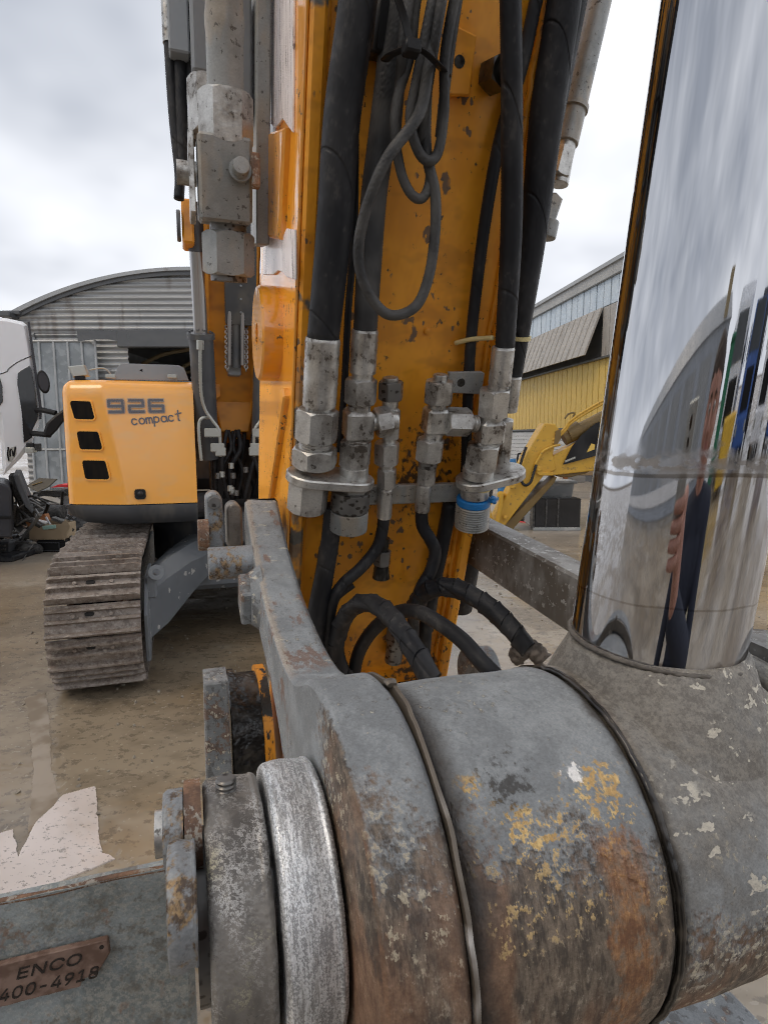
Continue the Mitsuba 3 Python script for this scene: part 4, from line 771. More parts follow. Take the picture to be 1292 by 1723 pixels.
bcyl(1, 'l'); bcyl(-1, 'r')
# hose nest under the boom foot
mat('dark_void', (.008, .008, .009), .6)
add(X, 'swing_frame', [boxab(HM(352, 727, 4.95), HM(452, 850, 4.95) + [0, .25, 0]), boxab([.15, 4.35, .72], [.52, 4.9, .95], .02)], 'grey_machine', 30)
for i in range(16):
    x = rng.uniform(362, 440); x2 = x + rng.uniform(-14, 14); d = rng.uniform(4.28, 4.8)
    add(X, 'boom_hose', tube([HM(x, 724, d), HM(x + rng.uniform(-6, 6), 755, d - .05), HM(x2, 790, d - .06), HM(x2 + rng.uniform(-12, 12), 838, d)], rng.uniform(.012, .022), 10, 6), 'rubber', True)
for i in range(9):
    x, y = rng.uniform(365, 435), rng.uniform(770, 830); p = HM(x, y, 4.26); add(X, 'boom_fitting', [hexnut(p, p - ZX * .04, .018)], 'pale_metal' if i % 2 else 'dark_steel', 30)
# right front box
HB = numbered(X + '__engine_box'); lab(HB, 'orange front box with three dark vents and the model lettering')
MB = 4.18
pt = lambda x, y, m=MB: HM(x, y, m)
zB, zS, zT = pt(220, 882)[2], pt(220, 849)[2], pt(230, 636)[2]
uA, uB, uC = -.762, -.44, .060                       # left end, crease, right end
lc, rc = pt(166, 650)[0], pt(214, 848)[0]
def colv(u, z):                                       # front face: the left part turns back from a slanting crease
    cr = rc + (lc - rc) * (z - zS) / (zT - zS); return MB + max(0, cr - u) * .42 + .09 * max(0, (z - zS)) 
us = sorted(set(np.linspace(uA, uC, 60))); zs = np.linspace(zS, zT, 40); V, f = [], []
for k, z in enumerate(zs):
    rd = max(0, (z - (zT - .10)) / .10); back = .10 * (1 - math.sqrt(max(0, 1 - rd * rd)))
    for u in us:
        rl = max(0, (uA + .07 - u) / .07); bl = .10 * (1 - math.sqrt(max(0, 1 - rl * rl)))
        V.append([u, colv(u, z) + back + bl, z - (.05 * max(0, (-.70 - u) / .16) ** 2 if k == len(zs) - 1 else 0) - .045 * rl ** 2 * rd])
n = len(us)
for k in range(len(zs) - 1):
    for i in range(n - 1): f += [[k * n + i, k * n + i + 1, k * n + n + i + 1], [k * n + i, k * n + n + i + 1, k * n + n + i]]
# wrap top, sides, back
def edge_strip(idx, tgt):
    base = len(V)
    for i, t in zip(idx, tgt): V.append(t)
    for a in range(len(idx) - 1): f.append([idx[a], idx[a + 1], base + a + 1]); f.append([idx[a], base + a + 1, base + a])
tp_ = [(len(zs) - 1) * n + i for i in range(n)]; edge_strip(tp_, [[V[i][0], 6.3, V[i][2] + .03] for i in tp_])
ri = [k * n + n - 1 for k in range(len(zs))]; edge_strip(ri, [[V[i][0], 6.3, V[i][2]] for i in ri])
le = [k * n for k in range(len(zs))]; edge_strip(le, [[V[i][0], 6.3, V[i][2]] for i in le])
add(HB, 'cover', trimesh.Trimesh(np.array(V), np.array(f), process=False), 'orange_body', 30)
sk = [(uA + .10, zB), (uA + .03, zB + .05), (uA + .012, zS - .004), (uC - .002, zS - .004), (uC - .002, zB + .0), (-.3, zB - .015)]
def skirt():
    pts = [(uA + .008, 0, 0), (rc, 0, 0), (uC, 0, 0)]; top = [[u, colv(u, zS) + .004, zS - .006] for u in np.linspace(uA, uC, 40)]
    bot = [[uA + .006 + (u - uA) * .992, colv(u, zS) + .012 + .07 * max(0, (uA + .12 - u) / .12), zB + .012 - .012 * min(1, (u - uA) / .3) + .04 * max(0, (uA + .12 - u) / .12)] for u in np.linspace(uA, uC, 40)]
    b2 = [[p[0] * .9, p[1] + .25, zB - .02] for p in bot]; tb = [[p[0], 6.2, p[2]] for p in top]; bb = [[p[0], 6.2, zB - .02] for p in b2]
    V = np.array(tb + top + bot + b2 + bb); f = []
    for r in range(4):
        for i in range(39): f += [[r * 40 + i, r * 40 + i + 1, r * 40 + 41 + i], [r * 40 + i, r * 40 + 41 + i, r * 40 + 40 + i]]
    for i in (0, 39): f += [[i, 40 + i, 80 + i], [i, 80 + i, 120 + i], [i, 120 + i, 160 + i]]
    return trimesh.Trimesh(V, np.array(f), process=False)
add(HB, 'skirt', skirt(), 'grey_machine', 35, 'dark grey skirt along the foot of the box')
def onbox(x, y, off=.004):
    q = pt(x, y)
    for _ in range(4): q = pt(x, y, colv(q[0], q[2]) - off)
    return q
def facepatch(pxs, off, th, r=None):
    P = np.array([onbox(x, y, off) for x, y in pxs]); o = P.mean(0); ax = unit(P[1] - P[0]); n_ = unit(np.cross(P[1] - P[0], P[2] - P[0])); ay = np.cross(n_, ax)
    if n_[1] > 0: n_ = -n_; ay = np.cross(n_, ax)
    q = Polygon(np.c_[(P - o) @ ax, (P - o) @ ay]); q = q.buffer(-.018).buffer(.018, quad_segs=4) if r is None else q
    return q, o, ax, ay
mat('vent_mesh', lambda p, n, uv: mix((.006, .006, .007), (.016, .013, .010), noise(p.x * 60, p.y * 60, p.z * 12)), .8, specular=.08)
for px in ([(117, 674), (153, 675), (161, 706), (126, 705)], [(129, 725), (166, 726), (174, 757), (135, 756)], [(138, 774), (178, 775), (186, 807), (144, 806)]):
    q, o, ax, ay = facepatch(px, .002, .01)
    v = add(HB, 'vent', [shp(q, o, ax, ay, .004)], 'vent_mesh', False)
    add(v, 'vent_rim', [shp(q.buffer(.008, quad_segs=4).difference(q.buffer(-.001)), o, ax, ay, .006)], 'orange_body', False)
q, o, ax, ay = facepatch([(226, 823), (245, 823), (246, 840), (227, 840)], .002, .01)
cm = add(HB, 'rear_camera', [shp(q, o, ax, ay, .012)], 'black_plastic', 30); add(cm, 'lens', [cyl(onbox(236, 831, .012), onbox(236, 831, .03), .018, n=24, b=.004)], 'black_gloss')
# lettering: wide squared figures with a pale outline, and the handwritten word
q0, q1 = onbox(182, 695, .003), onbox(277, 694, .003); ax = unit(q1 - q0); nn = unit(np.cross(ax, ZX)); ay = unit(np.cross(nn, ax)); L9 = np.linalg.norm(q1 - q0)
hN = .088; wD = L9 * .285; gp = (L9 - 3 * wD) / 2
def stroke(pts, w, join=2): return LineString(pts).buffer(w, cap_style=2, join_style=join, mitre_limit=3)
w_ = .0078; a_, b_ = wD / 2 - w_, hN / 2 - w_
sq = lambda c: [(-a_ + c[0], c[1])]
nine = union_all([stroke([(a_ + w_ * .0, 0), (-a_, 0), (-a_, b_), (a_, b_), (a_, -b_), (-a_ - w_ * .6, -b_)], w_, 1)])
two = union_all([stroke([(-a_ - w_ * .6, b_), (a_, b_), (a_, 0), (-a_, 0), (-a_, -b_), (a_ + w_, -b_)], w_, 1)])
six = union_all([stroke([(a_ + w_ * .6, b_), (-a_, b_), (-a_, -b_), (a_, -b_), (a_, 0), (-a_, 0)], w_, 1)])
dg = [affinity.translate(g, wD / 2 + i * (wD + gp), hN / 2) for i, g in enumerate((nine, two, six))]
mat('letter_grey', (.125, .125, .145), .5); mat('letter_pale', (.34, .30, .26), .5)
add(HB, 'lettering', [shp(g, q0 - ax * 0 + nn * .0022, ax, ay, .001) for g in dg], 'letter_grey', False, 'grey figures reading 926')
add(HB, 'letter_outline', [shp(g.buffer(.0050, join_style=1).difference(g.buffer(.0010)), q0 + nn * .0018, ax, ay, .001) for g in dg], 'letter_pale', False)
def letter(ch):
    c = [(math.cos(t), math.sin(t)) for t in np.linspace(.7, 5.6, 14)]
    o = [(math.cos(t), math.sin(t)) for t in np.linspace(0, 2 * np.pi, 18)]
    if ch == 'c': return [c]
    if ch == 'o': return [o]
    if ch == 'a': return [o, [(1.05, .9), (1.1, -.2), (1.4, -1)]]
    if ch == 'm': return [[(-1.2, .9), (-1.1, -1)], [(-1.1, .3), (-.6, .95), (-.1, .7), (-.05, -1)], [(-.05, .3), (.45, .95), (1.0, .6), (1.1, -1)]]
    if ch == 'p': return [[(-.9, 1), (-1.1, -2.2)], [(-.95, .5), (-.2, 1), (.8, .6), (.7, -.5), (-.1, -.9), (-1, -.5)]]
    if ch == 't': return [[(.2, 2.6), (0, .2), (.0, -.9), (.4, -1)], [(-.9, 1.3), (1.3, 1.6)]]
w0, w1 = onbox(220, 710, .003), onbox(306, 702, .003); ax2 = unit(w1 - w0); ay2 = unit(np.cross(nn, ax2)); st = np.linalg.norm(w1 - w0) / 7.0
gl = []
for i, ch in enumerate('compact'):
    for s_ in letter(ch):
        p = smoothline(np.array(s_), 4) * [st * .36, .0185] + [st * (i + .5), 0]; gl.append(LineString(p).buffer(.0042, quad_segs=3))
add(HB, 'script_lettering', [shp(g, w0 + nn * .002, ax2, ay2, .001) for g in gl], 'letter_grey', False, 'handwritten grey word reading compact')
# grey board and floodlight on the box
pb_ = [(190, 638), (198, 617), (204, 611), (300, 614), (310, 619), (318, 640)]
B3 = [pt(x, y, 4.38) for x, y in pb_]; bd = add(HB, 'mirror_board', prism([(p[0], p[2]) for p in B3], [0, 4.38, 0], UX, ZX, .012, .002, az=MX), 'grey_light', 30); add(bd, 'hole', [cyl(pt(238, 623, 4.378), pt(238, 623, 4.382), .012, n=3)], 'black_plastic')
for x in (186, 290): add(HB, 'hinge', [cbox(pt(x, 633, 4.34), [.03, .012, .012], None, .003)], 'pale_metal', 30)
fl_ = [pt(115, 617, 4.45), pt(143, 614, 4.45), pt(150, 632, 4.45), pt(124, 635, 4.45)]
lp = add(HB, 'work_lamp', prism([(p[0], p[2]) for p in fl_], [0, 4.42, 0], UX, ZX, .10, .006, az=MX), 'pale_metal', 30); add(lp, 'foot', [cbox(pt(135, 637, 4.45), [.03, .03, .015], None, .003)], 'black_plastic')
add(lp, 'wire', tube([pt(150, 622, 4.46), pt(170, 619, 4.46), pt(180, 622, 4.46), pt(188, 632, 4.46)], .005, 8, 6), 'pale_metal', True)
# cab on the far side of the boom
CB = numbered(X + '__cab')
cu0, cu1 = .64, 1.42
mat('cab_glass', (.015, .018, .02), .05, clearcoat=1.0)
add(CB, 'cab_body', [boxab([cu0, 4.05, .95], [cu1, 5.7, 1.55], .04), boxab([cu0, 4.15, 2.72], [cu1, 5.7, 2.86], .04)] + [boxab([u - .03, m - .03, 1.55], [u + .03, m + .03, 2.74], .01) for u in (cu0 + .03, cu1 - .03) for m in (4.12, 5.65)], 'orange_body', 30)
add(CB, 'windscreen', [boxab([cu0 + .04, 4.12, 1.55], [cu1 - .04, 4.13, 2.72])], 'cab_glass', False)
for u in (cu0 + .01, cu1 - .02): add(CB, 'side_window', [boxab([u, 4.16, 1.55], [u + .01, 5.62, 2.72])], 'cab_glass', False)
add(X, 'counterweight', [boxab([uA, 6.3, .95], [1.36, 7.1, 2.05], .12)], 'grey_machine', 30); add(X, 'upper_deck', [boxab([uA + .1, 4.9, .84], [1.3, 6.6, .92], .02)], 'grey_machine', 30)
# undercarriage
tu0, tu1 = -.758, -.278
MC, RT, MREAR, ZI = 3.86, .362, 6.9, .402
def trackpath(nn):
    L = MREAR - MC; per = 2 * L + 2 * np.pi * RT; out = []
    for i in range(nn):
        s = per * (i + .37) / nn
        if s < L: m, z, t = MC + s, ZI + RT + .035 * math.sin(math.pi * min(1, s / L)) * 1.0, (1, .0)
        elif s < L + np.pi * RT: a = (s - L) / RT; m, z, t = MREAR + RT * math.sin(a), ZI + RT * math.cos(a), (math.cos(a), -math.sin(a))
        elif s < 2 * L + np.pi * RT: q = s - L - np.pi * RT; m, z, t = MREAR - q, ZI - RT, (-1, 0)
        else: a = (s - 2 * L - np.pi * RT) / RT; m, z, t = MC - RT * math.sin(a), ZI - RT * math.cos(a), (-math.cos(a), math.sin(a))
        out.append((m, z, t))
    return out, per / nn
NS = 46
tpth, pitch = trackpath(NS); h2 = pitch * .5
prof = [(-h2 * 1.0, .0), (-h2 * .98, .020), (-h2 * .88, .046), (-h2 * .77, .046), (-h2 * .66, .008), (-.016, .005), (-.007, .036), (.005, .036), (.013, .005), (h2 * .50, .005), (h2 * .58, .036), (h2 * .70, .036), (h2 * .78, .006), (h2 * .94, .008), (h2 * .96, -.006), (-h2 * .9, -.006)]
W2 = (tu1 - tu0) / 2
def shoe(seed):
    r = np.random.default_rng(seed); n = 26; P = np.array(prof); xs = np.linspace(-W2, W2, n); rows = []
    for i, x in enumerate(xs):
        q = P.copy(); up = q[:, 1] > .02; q[up, 1] += r.normal(0, .0011, up.sum()) - (.010 if i in (0, n - 1) else 0); q[:, 0] += r.normal(0, .0005, len(q)); rows.append(np.c_[np.full(len(q), x), q])
    V = np.vstack(rows); k = len(P); f = []
    for i in range(n - 1):
        for j in range(k): j2 = (j + 1) % k; f += [[i * k + j, i * k + j2, i * k + k + j2], [i * k + j, i * k + k + j2, i * k + k + j]]
    cap = earcut.triangulate_float64(np.ascontiguousarray(P), np.array([k], np.uint32)).reshape(-1, 3).astype(int); f = np.vstack([f, cap, cap[:, ::-1] + (n - 1) * k])
    M = [trimesh.Trimesh(V, f, process=False)]
    for x in (-.10, -.06, .05, .09):
        c = np.array([x + .0, h2 * .30 * (1 if abs(x) > .08 else .3), .011]); M.append(hexnut(c, c + ZX * .012, .012))
    return trimesh.util.concatenate(M)
shoes = [mikit.ply(shoe(30 + i), 'mat_track_steel', 30) for i in range(5)]
mat('deep_dark', (.012, .011, .010), .8)
hole = mikit.ply(trimesh.util.concatenate([cyl([0 - .012, 0, .0095], [0 - .012, 0, .0118], .012, n=14), cyl([.012, 0, .0095], [.012, 0, .0118], .012, n=14), boxab([-.012, -.012, .0095], [.012, .012, .0118])]), 'mat_deep_dark', False)
RW = np.eye(4); RW[:3, :3] = RM
def track(uc, nm):
    k = numbered(X + '__track')
    rim = [(m, z) for m, z, t in trackpath(90)[0]]; rim = np.array(rim)
    inner = np.array([[(m - (MC + MREAR) / 2) * .985 + (MC + MREAR) / 2, (z - ZI) * .86 + ZI] for m, z in rim])
    P = Polygon(rim).buffer(-.022); add(k, 'chain_band', prism(np.array(P.exterior.coords)[:-1], [uc - .09, 0, 0], MX, ZX, .18), 'deep_dark', 30)
    for s_ in (-1, 1):
        add(k, 'idler', [revolve([(.05, 0), (.19, .0), (.275, .012), (.30, .012), (.30, .045), (.05, .06)], [uc + s_ * .10, MC, ZI], UX * s_, 48)], 'rusty_steel', 30)
    add(k, 'sprocket', [cyl([uc - .13, MREAR, ZI], [uc + .13, MREAR, ZI], .27, n=30)], 'track_steel', 30)
    add(k, 'side_frame', [prism([(MC + .25, .2), (MREAR - .3, .2), (MREAR - .2, .5), (MC + .3, .55)], [uc - .16, 0, 0], MX, ZX, .32, .01)], 'frame_grey', 30)
    for i, (m, z, t) in enumerate(tpth):
        A = np.eye(4); t_ = np.array([0, t[0], t[1]]); nrm = np.array([0, -t[1], t[0]]); A[:3, 0], A[:3, 1], A[:3, 2], A[:3, 3] = UX, t_, nrm, [uc, m, z]
        if np.linalg.det(A[:3, :3]) < 0: A[:3, 0] *= -1
        key = numbered(k + '__shoe'); scene[key] = {**shoes[i % 5], 'to_world': T((RW @ A).tolist())}
        if MC + .6 > m and z > .1:
            for dy in (0,):
                B = A.copy(); B[:3, 3] = A[:3, 3] + UX * -.02 + t_ * h2 * .36
                scene[numbered(k + '__shoe_hole')] = {**hole, 'to_world': T((RW @ B).tolist())}
track((tu0 + tu1) / 2, 'l'); track(CM2 - (tu0 + tu1) / 2, 'r')
UF = numbered(X + '__undercarriage')
xl = [HM(228, 975, 3.75), HM(262, 940, 3.95), HM(360, 905, 4.3)]
def loft(rows):
    V = np.vstack(rows); k = len(rows[0]); f = []
    for i in range(len(rows) - 1):
        for j in range(k): j2 = (j + 1) % k; f += [[i * k + j, i * k + j2, i * k + k + j2], [i * k + j, i * k + k + j2, i * k + k + j]]
    return trimesh.Trimesh(V, np.array(f), process=False)
def leg(s):
    g = (lambda P: P) if s > 0 else (lambda P: P * [-1, 1, 1] + [CM2, 0, 0])
    rows = []
    for u, m0, m1, z0, z1 in ((-.25, 3.88, 4.30, .24, .62), (-.15, 4.0, 4.5, .29, .68), (0, 4.2, 4.8, .42, .74), (.14, 4.4, 5.1, .52, .76), (.335, 4.5, 5.3, .54, .77)):
        rows.append(g(np.array([[u, m0, z0], [u, m0, z1 - .10], [u, m0 + .16, z1], [u, m1, z1], [u, m1, z0]])))
    add(UF, 'cross_leg', loft(rows), 'frame_grey', 30)
    add(UF, 'bracket_eye', [ringtube(*[g(p) for p in (HM(263, 963, 3.70), HM(263, 963, 3.76))], .045, .02, 28), cbox(g(HM(255, 985, 3.78)), [.03, .05, .07], None, .01)], 'frame_grey', 30)
    a = g(HM(246, 1015, 3.68)); add(UF, 'guard_plate', [prism([(3.62, .18), (3.58, .47), (3.78, .66), (4.15, .66), (3.95, .32), (3.75, .14)], [a[0] - .01, 0, 0], MX, ZX, .02, .003)], 'frame_grey', 30)
leg(1); leg(-1)
add(UF, 'turntable', [cyl([.334, 5.3, .5], [.334, 5.3, .84], .62, n=48)], 'grey_machine', 30); add(UF, 'centre_frame', [boxab([-.2, 4.5, .36], [.86, 6.2, .62], .04)], 'frame_grey', 30)
# ================================================================ BUILDINGS
def wbox(a, b, bev=0.0): return boxab(a, b, bev)
mat('sheet_grey', lambda p, n, uv: mix(mix((.40, .41, .41), (.30, .305, .305), fbm(p.x * .8, p.y * .8, p.z * 3, 4)), (.15, .12, .10), smoothstep(.6, .8, fbm(p.x * 5, p.y, p.z * .7, 3)) * .5), .45, .35)
mat('sheet_pale', lambda p, n, uv: mix((.34, .345, .345), (.26, .265, .265), fbm(p.x * 1.5, p.y, p.z * 2, 3)), .5, .2)
mat('galvanised', lambda p, n, uv: mix(mix((.31, .335, .35), (.22, .24, .25), smoothstep(.35, .65, fbm(p.x * 3.0, p.y, p.z * 2.4, 4))), (.38, .40, .41), smoothstep(.5, .7, voronoi(p.x * 7, p.z * 7)[2] * .5 + noise(p.x * 9, p.z * 9) * .5) * .4), .45, .35)
mat('galv_frame', lambda p, n, uv: mix((.45, .46, .46), (.34, .35, .35), noise(p.x * 6, p.z * 6)), .45, .3)
mat('dark_flashing', lambda p, n, uv: mix((.085, .09, .095), (.12, .12, .12), fbm(p.x * 2, p.y, p.z * 5, 3)), .45, .3)
mat('timber', lambda p, n, uv: mix((.40, .32, .19), (.28, .21, .12), fbm(p.x * 3, p.y * 3, p.z * 14, 3)), .7)
YS = 16.0
sx = lambda x: WY(x, 735, YS)[0]
sz = lambda y: WY(646, y, YS)[2]
A0 = np.array([sx(44), sz(531)]); A1 = np.array([sx(330), sz(457)])
hw = A1[0] - A0[0]; rise = A1[1] - A0[1]; RAD = (hw * hw + rise * rise) / (2 * rise); zc = A1[1] - RAD
SH = thing('arched_shed', 'grey corrugated shed with an arched roof behind the digger', 'shed')
def halfw(z): return hw if z < A0[1] else math.sqrt(max(0, RAD * RAD - (z - zc) ** 2))
def corr(z0, z1, x0, x1, pitch, amp, y):
    zs = np.arange(z0, z1, pitch / 6); V, f = [], []
    for z in zs:
        w = halfw(z); a, b = max(x0, A1[0] - w), min(x1, A1[0] + w); b = max(b, a); V += [[a, y + amp * math.sin(2 * np.pi * z / pitch), z], [b, y + amp * math.sin(2 * np.pi * z / pitch), z]]
    for i in range(len(zs) - 1): f += [[2 * i, 2 * i + 1, 2 * i + 3], [2 * i, 2 * i + 3, 2 * i + 2]]
    return trimesh.Trimesh(np.array(V), np.array(f), process=False)
OX0, OX1, OZ = sx(222), sx(470), sz(585)
PIT = .155
zt_ = sz(559)
for i, (a, b) in enumerate(((zt_, zt_ + .62), (zt_ + .61, zt_ + 1.22), (zt_ + 1.21, A1[1]))):
    add(SH, 'corrugated_sheet', corr(a, b, -99, 99, PIT, .028, YS - .004 * i), 'sheet_grey', True, world=True)
add(SH, 'corrugated_sheet', corr(0, sz(558), A0[0], sx(70), PIT, .028, YS), 'sheet_pale', True, world=True)
add(SH, 'corrugated_sheet', corr(0, sz(558), sx(69), OX0, PIT, .028, YS + .04), 'sheet_grey', True, world=True)
add(SH, 'corrugated_sheet', corr(0, sz(558), OX1, A1[0] + hw, PIT, .028, YS), 'sheet_grey', True, world=True)
arcp = [(A1[0] + RAD * math.sin(t), zc + RAD * math.cos(t)) for t in np.linspace(-math.asin(hw / RAD) * 1.02, math.asin(hw / RAD) * 1.02, 60)]
band = np.array(arcp + [(x + (x - A1[0]) * .018, z + .085) for x, z in arcp[::-1]])
add(SH, 'roof', prism(band, [0, YS - .16, 0], UX, ZX, 14, 0, az=MX), 'sheet_grey', 30, world=True)
add(SH, 'verge_trim', prism(np.array(arcp + [(x, z - .10) for x, z in arcp[::-1]]), [0, YS - .10, 0], UX, ZX, .05, 0, az=MX), 'dark_flashing', 30, world=True)
add(SH, 'gutter', [cbox([A0[0] - .12, YS + 3, A0[1] - .02], [.16, 3.4, .07], None, .02), cbox([A0[0] - .05, YS - .12, A0[1] + .05], [.22, .06, .05], None, .01)], 'dark_flashing', 30, world=True)
for s_ in (A0[0] - .03, A1[0] + hw): add(SH, 'side_wall', wbox([s_, YS + .05, 0], [s_ + .04, YS + 13.5, A0[1]]), 'sheet_grey', False, world=True)
add(SH, 'back_wall', wbox([A0[0], YS + 13.4, 0], [A1[0] + hw, YS + 13.5, A1[1] - .3]), 'dark_flashing', False, world=True)
# sliding door of flat galvanised panels
d0, d1, dz = sx(62), sx(176), sz(576)
xs = [d0, sx(84), sx(108), sx(131), sx(154), d1]
for i in range(5):
    for za, zb2 in ((.05, sz(757)), (sz(754), dz)): add(SH, 'door_panel', wbox([xs[i] + .02, YS - .20, za], [xs[i + 1] - .02, YS - .17, zb2 - .02]), 'galvanised', False, world=True)
for x in xs[:-1]: add(SH, 'door_rail', [cyl([x, YS - .22, .05], [x, YS - .22, dz], .028, n=12)], 'galv_frame', 30, world=True)
add(SH, 'door_rail', [tube([[d0, YS - .22, dz], [d1 - .25, YS - .22, dz], [d1 - .04, YS - .22, dz - .08], [d1, YS - .22, dz - .3], [d1, YS - .22, .05]], .032, 12, 6), cyl([d0, YS - .22, sz(756)], [d1, YS - .22, sz(756)], .026, n=12)], 'galv_frame', 30, world=True)
add(SH, 'lintel', [cbox([(sx(235) + OX1) / 2, YS - .30, sz(573)], [(OX1 - sx(235)) / 2 + .3, .10, .22], None, .02)], 'dark_flashing', 30, world=True)
V = []
lx = np.linspace(sx(155), sx(236), 24); Vv = np.array([[x, YS - .42 - .03 * math.sin(x * 3), z_ + (.06 * math.sin((x - lx[0]) * 2.6) if z_ < sz(570) else 0)] for z_ in (sz(560), sz(579)) for x in lx])
add(SH, 'bent_flashing', trimesh.Trimesh(Vv, [[i, i + 1, 25 + i] for i in range(23)] + [[i, 25 + i, 24 + i] for i in range(23)], process=False), 'dark_flashing', True, world=True)
for k, (pa, pb2, pc2) in enumerate((((240, 612), (275, 596), (322, 587)), ((300, 622), (322, 610), (345, 604)), ((255, 640), (300, 628), (345, 622)))):
    add(SH, 'rafter', tube([WY(*pa, YS + 3 + k), WY(*pb2, YS + 3 + k), WY(*pc2, YS + 3 + k)], .10, 8, 8, flat=.6), 'timber', 30, world=True)
# the yellow and clear-sheeted works building
Wd = np.array([-.1219, .9925, 0.0]); Wn = np.array([-.9925, -.1219, 0.0])
W0 = np.array([.244 * 25, 25, 0.0])
def WL(x): r = ray(x, 735, True); A = np.array([[r[0], -Wd[0]], [r[1], -Wd[1]]]); return np.linalg.solve(A, W0[:2])[1]
def wl(t, z, o=0.0): return W0 + Wd * t + Wn * o + ZX * z
zw = lambda y, x=890: hit(x, y, W0, Wn, True)[2]
YB = thing('works_building', 'long yellow and clear-sheeted works building on the right', 'building')
ZR0, ZR1, ZB, ZYt, ZYb = zw(527), zw(540), zw(572), zw(636), zw(722)
mat('clear_sheet', lambda p, n, uv: mix((.40, .49, .58), (.50, .57, .62), fbm(p.x * 2, p.y * 2, p.z * 1.2, 3)), .3, clearcoat=.4)
mat('beige_sheet', lambda p, n, uv: mix(mix((.42, .395, .36), (.33, .31, .28), fbm(p.x * 2, p.y * 2, p.z * .9, 3)), (.22, .19, .16), smoothstep(.6, .8, fbm(p.x * 6, p.y * 6, p.z, 3)) * .6), .55)
mat('yellow_sheet', lambda p, n, uv: mix((.72, .50, .115), (.62, .42, .09), fbm(p.x * 2.4, p.y * 2.4, p.z * .8, 3)), .5)
mat('white_slat', lambda p, n, uv: mix((.62, .63, .63), (.50, .51, .51), fbm(p.x * 2, p.y * 2, p.z * 3, 2)), .5)
mat('pale_fascia', lambda p, n, uv: mix((.40, .40, .385), (.32, .32, .31), fbm(p.x * 3, p.y * 3, p.z * 3, 3)), .5)
T0, T1 = WL(1200), 14.0
def wpan(t0, t1, z0, z1, o0, o1): return cbox(wl((t0 + t1) / 2, (z0 + z1) / 2, (o0 + o1) / 2), [(t1 - t0) / 2, abs(o1 - o0) / 2, (z1 - z0) / 2], [Wd, Wn, ZX])
add(YB, 'wall', [wpan(T0, T1, 0, ZR0, -.3, -.1)], 'dark_flashing', False, world=True)
for t in np.arange(T0, T1, 2.4): add(YB, 'fascia', [wpan(t, t + 2.39, ZR1, ZR0 + .0, .0, .12)], 'pale_fascia', False, world=True)
add(YB, 'roof', [cbox(wl((T0 + T1) / 2, ZR0 + .06, -4), [(T1 - T0) / 2, 4.2, .06], [Wd, Wn, ZX])], 'sheet_grey', False, world=True)
PW = .46; grp = {}
tA = WL(1012)                                           # near end of the propped-open awning
for i, t in enumerate(np.arange(T0, T1, PW)):
    add(YB, 'clear_panel', [wpan(t + .025, t + PW - .025, ZB, ZR1 - .01, -.06, .01 + .01 * (i % 2))], 'clear_sheet', False, world=True)
    if t > tA:
        q0, q1, q2, q3 = wl(t + .02, ZB - .02, .03), wl(t + PW - .02, ZB - .02, .03), wl(t + PW - .02, ZYt + .10, .55), wl(t + .02, ZYt + .10, .55)
        V = np.array([q0, q1, q2, q3]); nn2 = unit(np.cross(q1 - q0, q2 - q0)) * .03; V = np.vstack([V, V + nn2])
        add(YB, 'awning_panel', [trimesh.convex.convex_hull(V)], 'beige_sheet', False, world=True)
        add(YB, 'awning_rib', [trimesh.convex.convex_hull(np.vstack([[wl(t + o, ZB - .02, .02), wl(t + o, ZYt + .10, .54), wl(t + o, ZB - .02, .085), wl(t + o, ZYt + .10, .605)] for o in (-.016, .016)]))], 'beige_sheet', False, world=True)
    else: add(YB, 'beige_panel', [wpan(t + .015, t + PW - .015, ZYt + .02, ZB - .02, -.06, .01)], 'beige_sheet', False, world=True)
for t in np.arange(T0, T1, .40): add(YB, 'yellow_panel', [wpan(t + .022, t + .378, ZYb, ZYt - .03, -.06, .01)], 'yellow_sheet', False, world=True)
add(YB, 'ledge', [wpan(T0, T1, ZYt - .03, ZYt + .02, -.06, .16)], 'dark_flashing', False, world=True); add(YB, 'sill', [wpan(T0, T1, ZYb - .06, ZYb - .005, -.06, .06)], 'dark_flashing', False, world=True)
for z in np.arange(.05, ZYb - .12, .165): add(YB, 'shutter_slat', [wpan(WL(960), T1, z, z + .15, -.06, -.01)], 'white_slat', False, world=True)
add(YB, 'door_post', [wpan(WL(855), WL(855) + .15, 0, ZYb - .07, -.02, .05)], 'timber', False, world=True)

# ================================================================ THE OTHER DIGGER ON THE RIGHT
YD = 9.3
mat('yellow_paint', lambda p, n, uv: mix(mix((.60, .36, .04), (.48, .27, .03), fbm(p.x * 3, p.y * 3, p.z * 3, 4)), (.12, .085, .05), smoothstep(.60, .72, fb(p.x * 16 + 3, p.y * 16, p.z * 16, 5, .72)) * .6), .42, clearcoat=.2)
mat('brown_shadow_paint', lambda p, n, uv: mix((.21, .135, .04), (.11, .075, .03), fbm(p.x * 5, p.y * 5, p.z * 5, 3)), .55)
G = thing('yellow_digger', 'yellow digger with its arm folded to the ground at the right', 'excavator')
W = lambda x, y, d=YD: WY(x, y, d)
def wpoly(px, d, th, mt, name, parent=G, b=.012, label=None):
    P = np.array([W(x, y, d) for x, y in px]); return add(parent, name, prism(P[:, [0, 2]], [0, d, 0], UX, ZX, th, b, az=MX), mt, 30, label, world=True)
AR = wpoly([(916, 712), (934, 713), (940, 722), (930, 765), (936, 790), (915, 800), (843, 893), (836, 892), (834, 868), (858, 822), (885, 765)], YD, .36, 'yellow_paint', 'arm')
wpoly([(933, 765), (1010, 722), (1060, 700), (1150, 655), (1200, 690), (1060, 768), (1000, 792), (930, 800), (915, 797), (925, 778)], YD + .02, .33, 'yellow_paint', 'boom')
